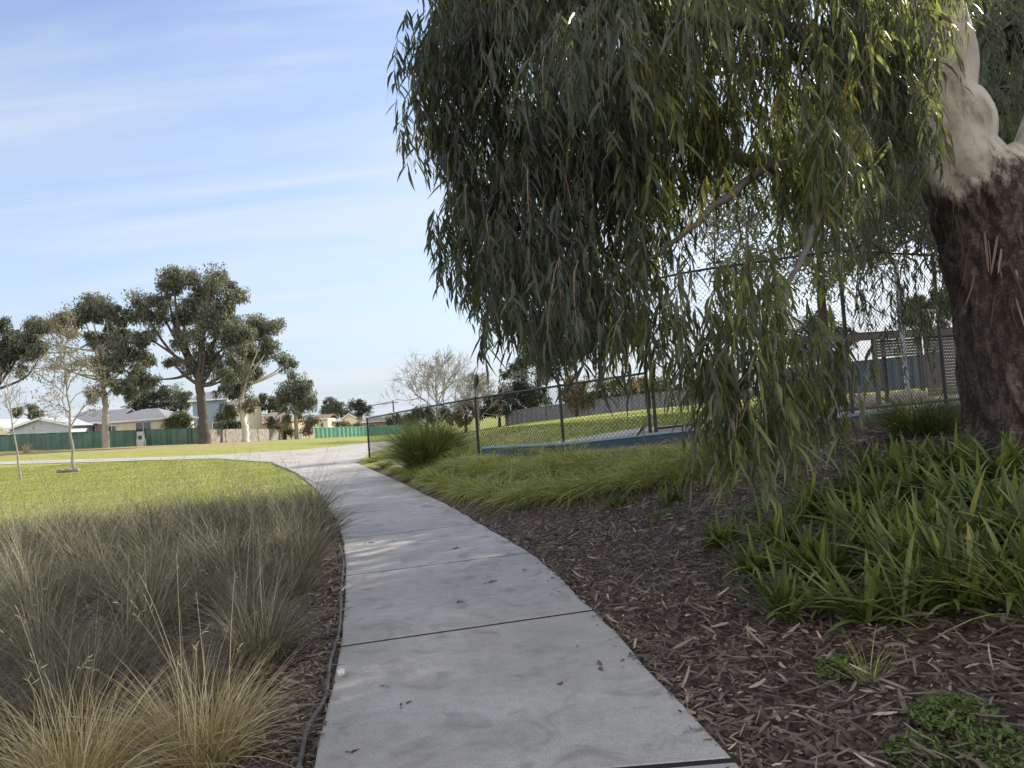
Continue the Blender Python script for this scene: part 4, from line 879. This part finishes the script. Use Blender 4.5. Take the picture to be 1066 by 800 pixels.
# houses -----------------------------------------------------------------
def house(label, px0, px1, py_e, py_r, Y, mat, roof, style='hip', dep=8.0, wins=(), base_z=None, yaw=0.0, fascia=True, cat='house', over=.5, door=None):
    """front between two sight lines at distance Y, eaves and ridge at the given heights of the view"""
    A, B = P(px0, py_e, Y), P(px1, py_e, Y); w = B[0] - A[0]; ze = (A[2] + B[2]) / 2; cxp = (px0 + px1) / 2
    zr = P(cxp, py_r, Y + dep / 2)[2]; zb = H((A[0] + B[0]) / 2, Y) - .3; c = np.array([(A[0] + B[0]) / 2, Y, zb])
    t = thing('house', c, label, cat); cs, sn = math.cos(yaw), math.sin(yaw)
    T = lambda x, y, z: np.array([c[0] + x * cs - y * sn, c[1] + x * sn + y * cs, z])
    b = MB(); b.box(T(0, dep / 2, (zb + ze) / 2), (w, dep, ze - zb), yaw)
    if style == 'gable':
        for yy_ in (.0, dep): b.add([T(-w / 2, yy_, ze), T(w / 2, yy_, ze), T(0, yy_, zr - .12)], [(0, 1, 2)])
    b.build('wall', mat, t)
    b = MB(); o = over; W = w / 2 + o
    if style == 'hip':
        rl = max(W - (dep / 2 + o), W * .25)
        V = [T(-W, -o, ze), T(W, -o, ze), T(W, dep + o, ze), T(-W, dep + o, ze), T(-rl, dep / 2, zr), T(rl, dep / 2, zr)]; Fq = [[(0, 1, 5, 4), (2, 3, 4, 5)], [(1, 2, 5), (3, 0, 4)]]
        V2 = [v - [0, 0, .12] for v in V[:4]]; b.add(V + V2, Fq[0] + [(0, 6, 7, 1), (1, 7, 8, 2), (2, 8, 9, 3), (3, 9, 6, 0), (6, 9, 8, 7)]); b.add(V, Fq[1])
    elif style == 'side':      # ridge parallel to the front
        V = [T(-W, -o, ze), T(W, -o, ze), T(W, dep + o, ze), T(-W, dep + o, ze), T(-W, dep / 2, zr), T(W, dep / 2, zr)]; D = [v - [0, 0, .12] for v in V]
        b.add(V + D, [(0, 1, 5, 4), (2, 3, 4, 5), (0, 6, 7, 1), (1, 7, 11, 5), (0, 4, 10, 6), (5, 11, 8, 2), (4, 3, 9, 10), (2, 8, 9, 3), (6, 10, 11, 7), (9, 8, 11, 10)])
    else:                      # gable end faces the viewer
        V = [T(-W, -o, ze - .1), T(0, -o, zr), T(W, -o, ze - .1), T(-W, dep + o, ze - .1), T(0, dep + o, zr), T(W, dep + o, ze - .1)]; D = [v - [0, 0, .12] for v in V]
        b.add(V + D, [(0, 1, 4, 3), (1, 2, 5, 4), (0, 6, 7, 1), (1, 7, 8, 2), (6, 9, 10, 7), (7, 10, 11, 8), (0, 3, 9, 6), (2, 8, 11, 5)])
    b.build('roof', roof, t)
    if fascia:
        b = MB()
        if style == 'gable':
            for sg in (-1, 1):
                a0, a1 = T(sg * W, -o - .03, ze - .16), T(0, -o - .03, zr - .06); b.add([a0, a1, a1 - [0, 0, .22], a0 - [0, 0, .22], a0 + [0, .02, 0], a1 + [0, .02, 0], a1 + [0, .02, -.22], a0 + [0, .02, -.22]], [(0, 1, 2, 3), (4, 7, 6, 5), (0, 4, 5, 1), (3, 2, 6, 7)])
        else: b.box(T(0, -o - .04, ze - .10), (2 * W, .05, .2), yaw)
        b.build('fascia', M_trim, t)
    for x0, x1, y0, y1 in wins:  # fractions of the front
        wx, wz = (x0 + x1 - 1) * w / 2, zb + .3 + (ze - zb - .3) * (y0 + y1) / 2; ww, wh = (x1 - x0) * w, (ze - zb - .3) * (y1 - y0)
        b = MB(); b.box(T(wx, -.03, wz + wh / 2), (ww + .16, .08, .08), yaw); b.box(T(wx, -.03, wz - wh / 2), (ww + .16, .08, .08), yaw)
        for sg in (-1, 1): b.box(T(wx + sg * ww / 2, -.03, wz), (.08, .08, wh - .08), yaw)
        b.box(T(wx, -.03, wz), (.06, .07, wh - .08), yaw)
        f = b.build('window', M_trim, t); b = MB(); b.box(T(wx, -.008, wz), (ww, .03, wh), yaw); b.build('pane', M_glass, f)
    return t
house('long cream house with grey hip roof above the green fence', 108, 171, 437.5, 427, 98, M_cream, M_roofgrey, 'hip', 9, ((.05, .20, .35, .85), (.52, .78, .25, .9)))
house('pink walled house with grey roof between the left saplings', 70, 118, 440, 428.5, 101, M_pink, M_roofgrey, 'side', 8, ((.35, .6, .3, .85),))
house('low pale grey shed with wide gable at the far left', 10, 74, 444, 436, 96, M_greywall, M_roofpale, 'gable', 8, ((.46, .58, .35, .7),))
house('cream house end with a sloping roof cut by the left edge', -30, 8, 449, 438, 104, M_cream, M_roofpale, 'gable', 8)
house('two storey house with blue grey upper wall behind the tallest gum', 200, 236, 416, 408, 118, M_bluewall, M_roofgrey, 'side', 9, ((.08, .4, .2, .45), (.55, .9, .2, .45)))
house('cream double storey wing beside the blue grey house', 235, 256, 424, 417, 116, M_cream, M_rooftan, 'side', 7, ((.2, .5, .5, .85),))
house('tan brick house with a wide grey brown roof behind the white trunk', 256, 304, 439.5, 430, 140, M_tanbrick, M_rooftan, 'hip', 10, ((.1, .3, .35, .85), (.5, .7, .35, .85)))
house('yellow rendered house with flat brown roof beyond the fence', 325, 341, 436, 432, 178, M_yellow, M_roofred, 'side', 9, ((.5, .72, .35, .75),))
house('orange brick house with dark hip roof left of the fence post', 374, 401, 439, 433, 182, M_brick, M_roofgrey, 'hip', 9, ((.35, .6, .4, .8),))
house('white gabled house beside the power pole', 398, 416, 437, 429, 186, M_white, M_roofgrey, 'gable', 9, ((.35, .6, .3, .7),))
house('pale house with small white gable behind far trees', 356, 371, 436, 430.5, 196, M_cream, M_rooftan, 'gable', 9)
house('pale house seen through the chain link beyond the field', 893, 948, 378, 362, 92, M_white, M_roofpale, 'side', 8, ((.2, .45, .3, .75), (.6, .8, .3, .75)))

# fences beyond the lawn ---------------------------------------------------
def panel_fence(label, pts, h, mat, name='sheet_fence', pitch=.25, post_mat=None, group=None, boards=False, cap=True, postgap=2.4):
    pts = np.array(pts, float); S = np.r_[0, np.cumsum(np.linalg.norm(np.diff(pts, axis=0), axis=1))]
    f = lambda s: np.array([np.interp(s, S, pts[:, 0]), np.interp(s, S, pts[:, 1])])
    c = f(S[-1] / 2); t = thing(name, on(*c), label, 'fence', group); n = int(S[-1] / (pitch / 2)); b = MB()
    ss = np.linspace(0, S[-1], n); d = unit((pts[-1] - pts[0])[None])[0]; nr = np.array([-d[1], d[0]])
    if boards:
        for s in np.arange(pitch / 2, S[-1], pitch):
            p = f(s); hh = h * rng.uniform(.95, 1.03); b.box([*p, H(*p) + hh / 2], (pitch * .9, .03, hh), math.atan2(d[1], d[0]), rng.uniform(0, 1))
    else:
        V = []
        for q_, s in enumerate(ss):
            p = f(s) + nr * (.075 if q_ % 4 in (0, 1) else -.075); z = H(*p); V += [[*p, z - .05], [*p, z + h]]
        q_ = np.arange(n - 1) * 2; b.add(V, np.c_[q_, q_ + 2, q_ + 3, q_ + 1])
    b.build('panel', mat, t)
    if cap:
        b = MB(); s2_ = np.linspace(0, S[-1], 20); b.tube([[*f(s), H(*f(s)) + h + .02] for s in s2_], .05, 4); b.build('top_rail', post_mat or mat, t)
    for s in np.arange(0, S[-1] + .1, postgap)[:60]:
        p = f(s) - nr * 0; b = MB(); b.box([*p, H(*p) + h / 2], (.13, .18, h + .06), math.atan2(d[1], d[0])); b.build('post', post_mat or mat, t)
g_ = lambda px_, py_, Y: P(px_, py_, Y)[:2]
panel_fence('dark green sheet metal fence with upright ribs across the far left', [g_(-30, 470, 88), g_(60, 467, 88.5), g_(142, 464, 90)], 1.85, M_greensteel, pitch=.55, postgap=4.8)
panel_fence('bright green sheet metal fence between the meter box and tallest gum', [g_(153, 464, 90.3), g_(216, 462, 92)], 1.85, M_greensteel, pitch=.55, postgap=2.4)
panel_fence('weathered grey timber paling fence right of the tallest gum', [g_(215, 462, 93.5), g_(270, 459, 112), g_(328, 457, 146)], 1.75, M_paling, 'paling_fence', .3, boards=True, cap=False, postgap=6)
panel_fence('pale aqua sheet metal fence at the far end of the lawn', [g_(324, 457, 150), g_(380, 454, 160), g_(440, 450, 168)], 2.0, M_aquasteel, pitch=.5, postgap=6)
q = P(147, 464, 89.5); q[2] = H(q[0], q[1]); t = thing('meter_box', q, 'grey utility cabinet set between two runs of green fence', 'cabinet')
b = MB(); b.box(q + [0, 0, .85], (.75, .35, 1.7)); b.build('cabinet', M_galv, t); b = MB(); b.box(q + [0, -.2, 1.0], (.4, .04, .45)); b.build('door', M_dgrey, t)
panel_fence('long grey board fence along the far side of the field', [g_(527, 440, 84), g_(640, 432, 78), g_(760, 424, 72)], 1.45, M_greyfence, 'board_fence', .3, postgap=4.8)
panel_fence('blue grey screen fence behind the shelter', [g_(800, 408, 60), g_(880, 405, 55), g_(985, 400, 52)], 2.2, M_bluescreen, 'board_fence', .3, postgap=4.8)

# background planting -----------------------------------------------------
def bush(label, px_, py_base, Y, blobs, mat, n, leaf, name='shrub', cat='shrub', bark=None, seed=None, group=None):
    q = P(px_, py_base, Y); q[2] = H(q[0], q[1])
    pyb = py_base
    return grow_tree(name, label, cat, q, Y, [(px_, pyb, 4), (px_, pyb - 6, 3), (px_, min(b_[1] for b_ in blobs) + 6, 2)], blobs, mat, bark or M_darkbark, n, leaf, group, depth=.5, sub=9, droop=.1, seed=seed, fill=.75)
bush('dense dark green bushy tree behind the cream house', 150, 455, 118, [(140, 418, 11), (155, 412, 12), (168, 417, 11), (150, 428, 12), (165, 430, 10), (178, 424, 8)], M_far3, 4200, .5, 'tree', 'tree', seed=61)
bush('rounded olive shrub between cream house and tallest gum', 183, 460, 98, [(183, 438, 11), (176, 445, 9), (192, 443, 10), (186, 450, 10), (196, 452, 7), (174, 453, 7)], M_far2, 3200, .35, seed=62)
bush('sparse gum top rising behind the olive shrub', 188, 440, 130, [(180, 410, 8), (190, 418, 7), (172, 412, 6), (196, 412, 6)], M_far1, 1200, .5, 'gum_tree', 'tree', seed=63)
bush('low dark treetops behind the tan brick house', 280, 445, 175, [(266, 424, 6), (275, 419, 7), (284, 421, 7), (292, 426, 6), (262, 430, 5)], M_far3, 1800, .7, 'tree', 'tree', seed=64)
bush('small umbrella topped gum right of the round gum', 345, 452, 200, [(343, 420, 6), (350, 422, 6), (338, 428, 5), (347, 430, 6), (355, 430, 5)], M_far1, 1600, .7, 'gum_tree', 'tree', seed=65)
bush('dark small gum behind the aqua fence', 373, 450, 200, [(368, 424, 5), (375, 422, 6), (381, 426, 5), (374, 431, 6)], M_far3, 1300, .7, 'gum_tree', 'tree', seed=66)
bush('green garden shrub over the aqua fence', 360, 455, 172, [(352, 442, 5), (362, 443, 5), (372, 442, 5), (358, 450, 4)], M_far2, 900, .55, seed=67)
bush('dark hedge shrub beside the white gabled house', 412, 452, 175, [(404, 440, 4), (414, 436, 6), (424, 438, 7), (432, 444, 6), (410, 446, 5)], M_far3, 1300, .6, seed=68)
bush('dark bush left of the white trunked gum base', 240, 458, 108, [(238, 440, 6), (246, 445, 6), (230, 447, 5)], M_far3, 800, .4, seed=69)
bush('brown shrub under the round gum', 297, 458, 125, [(292, 448, 5), (300, 450, 5), (320, 449, 5)], M_brownleaf, 800, .4, seed=70)
bush('distant gum at the left end above the grey shed', 30, 452, 125, [(22, 428, 5), (32, 426, 5), (42, 430, 5)], M_far1, 700, .6, 'gum_tree', 'tree', seed=71)
q = P(455, 442, 78); q[2] = H(q[0], q[1]); bare_tree('bare_tree', 'bare winter tree with a wide fan of pale twigs beyond the fence', q, 6.2, 5.2, .17, 44, M_greybark, 6, None, (.2, 0), None, 0, .1, .016, .2, (3, 5))
q = P(498, 440, 80); q[2] = H(q[0], q[1]); bare_tree('bare_tree', 'smaller bare brown tree right of the wide bare tree', q, 4.6, 3.6, .12, 45, M_greybark, 6, M_brownleaf, (.1, 0), None, 300, .2, .014, .2, (3, 5))
bush('dark bushes below the bare trees', 445, 452, 92, [(432, 432, 6), (442, 428, 7), (424, 438, 6), (452, 434, 6), (462, 430, 6)], M_far3, 1400, .4, seed=72)
bush('brown leaved bush at the end of the grey board fence', 485, 448, 84, [(478, 428, 7), (490, 422, 7), (496, 432, 7), (482, 438, 6), (470, 436, 5)], M_brownleaf, 1300, .38, seed=73)
bush('dense dark conical shrub behind the field fence', 520, 445, 84, [(510, 418, 9), (520, 412, 9), (515, 428, 10), (528, 424, 8), (505, 430, 7)], M_far3, 2600, .35, seed=74)
bush('large dark rounded evergreen beside the hanging foliage edge', 550, 440, 86, [(542, 398, 10), (555, 402, 11), (535, 408, 9), (548, 414, 12), (562, 416, 10), (538, 424, 9), (555, 428, 9)], M_far3, 4200, .35, 'tree', 'tree', seed=75)
bush('tall dark gum rising behind the evergreen', 560, 440, 96, [(535, 384, 7), (545, 378, 8), (555, 370, 10), (570, 362, 12), (585, 355, 12), (575, 378, 12), (595, 375, 12), (526, 388, 5), (605, 360, 10)], M_far3, 4000, .5, 'gum_tree', 'tree', seed=76)
for k, (px_, r, m, lab) in enumerate(((600, 13, M_brownleaf, 'russet brown shrub left of its olive neighbours along the field fence'), (630, 14, M_far2, 'olive shrub along the field fence under the hanging leaves'), (662, 14, M_brownleaf, 'tan shrub behind the field fence in the middle of the row'), (692, 13, M_far2, 'olive grey shrub behind the field fence near the curtain of leaves'), (725, 14, M_brownleaf, 'russet shrub at the right end of the field fence row'), (760, 15, M_far2, 'olive shrub mostly hidden by the lowest hanging leaves'))):
    bush(lab, px_, 436, 80, [(px_ - 9, 412, r * .8), (px_ + 8, 408, r * .85), (px_, 420, r * .8), (px_ - 4, 400, r * .6), (px_ + 14, 420, r * .6)], m, 2200, .35, seed=80 + k, group='shrubs along the field fence')
bush('dark gum behind the tall fence left of the shelter', 848, 420, 70, [(838, 350, 13), (852, 338, 13), (866, 345, 12), (845, 365, 12), (872, 358, 10), (858, 330, 9), (885, 350, 9), (828, 370, 10)], M_far3, 3600, .36, 'gum_tree', 'tree', seed=91)
bush('grey green gum above the shelter roof', 965, 410, 62, [(955, 318, 10), (972, 310, 11), (985, 322, 10), (940, 334, 8), (962, 333, 9), (980, 338, 8)], M_far1, 2600, .34, 'gum_tree', 'tree', seed=92)
# tall trees beyond the court that shade the lawn edge and beds
def tall(label, x, y, h, r, seed, n=12000):
    g2 = np.random.default_rng(seed); base = on(x, y); k = FPX / y
    e = base - [0, 0, EYE]; bx = 533 + FPX * (e @ cR) / (e @ cF); by = 400 - FPX * (e @ cU) / (e @ cF)
    bl = []
    for q_ in range(20):
        v = unit(g2.normal(0, 1, 3)) * g2.uniform(.3, 1) ** .5; c = base + [v[0] * r, 0, h * .66 + v[2] * h * .32]
        e = c - [0, 0, EYE]; bl.append((533 + FPX * (e @ cR) / (e @ cF), 400 - FPX * (e @ cU) / (e @ cF), g2.uniform(.26, .42) * r * k))
    tp = [base, base + [0, 0, h * .3], base + [.3, 0, h * .55], base + [.1, 0, h * .8]]; tr = []
    for c, d in zip(tp, (.7, .5, .35, .15)):
        e = c - [0, 0, EYE]; tr.append((533 + FPX * (e @ cR) / (e @ cF), 400 - FPX * (e @ cU) / (e @ cF), d * k))
    return grow_tree('gum_tree', label, 'tree', base, y, tr, bl, M_far1, M_darkbark, n, .42, 'tall gums beyond the court', depth=1.6, sub=9, seed=seed)
tall('tall gum beyond the court at the right edge behind the nearer gum', 20.5, 34, 18.5, 6.5, 101, 8000)
tall('tall gum further back across the court, behind the shelter', 18.5, 45, 20.0, 7.2, 102, 5000)
tall('tall gum behind the rough trunk at the right', 25, 36, 16, 6.5, 103)

tall('unseen dense bushy tree right of the trunk, added to shade the path', 11.8, 12.6, 8.2, 3.5, 104, 14000)  # out-of-view tree added to shade the path, low enough to spare the leaves
tall('gum whose foliage shows just behind the rough trunk', 12.6, 20.0, 13.0, 3.6, 105, 2200)

# power pole
q = P(411, 446, 190); q[2] = H(q[0], q[1]); t = thing('power_pole', q, 'thin timber power pole with crossarm above the white gabled house', 'power pole')
top = P(409, 417, 190)[2]
b = MB(); b.tube([q, [q[0], q[1], top]], [.22, .16], 8); b.build('pole', M_darkbark, t)
b = MB(); b.box([q[0], q[1] - .2, top - .6], (2.6, .12, .14)); b.build('crossarm', M_darkbark, t)
b = MB()
for k in range(3):
    x0 = q[0] - 1.1 + k * 1.1; xs = np.linspace(0, 1, 14); b.tube(np.c_[x0 - 46 * xs, q[1] + 4 * xs, top - .45 - 4 * 1.2 * xs * (1 - xs) + .5 * xs], .035, 4, cap=False)
b.build('wires', M_dgrey, t)
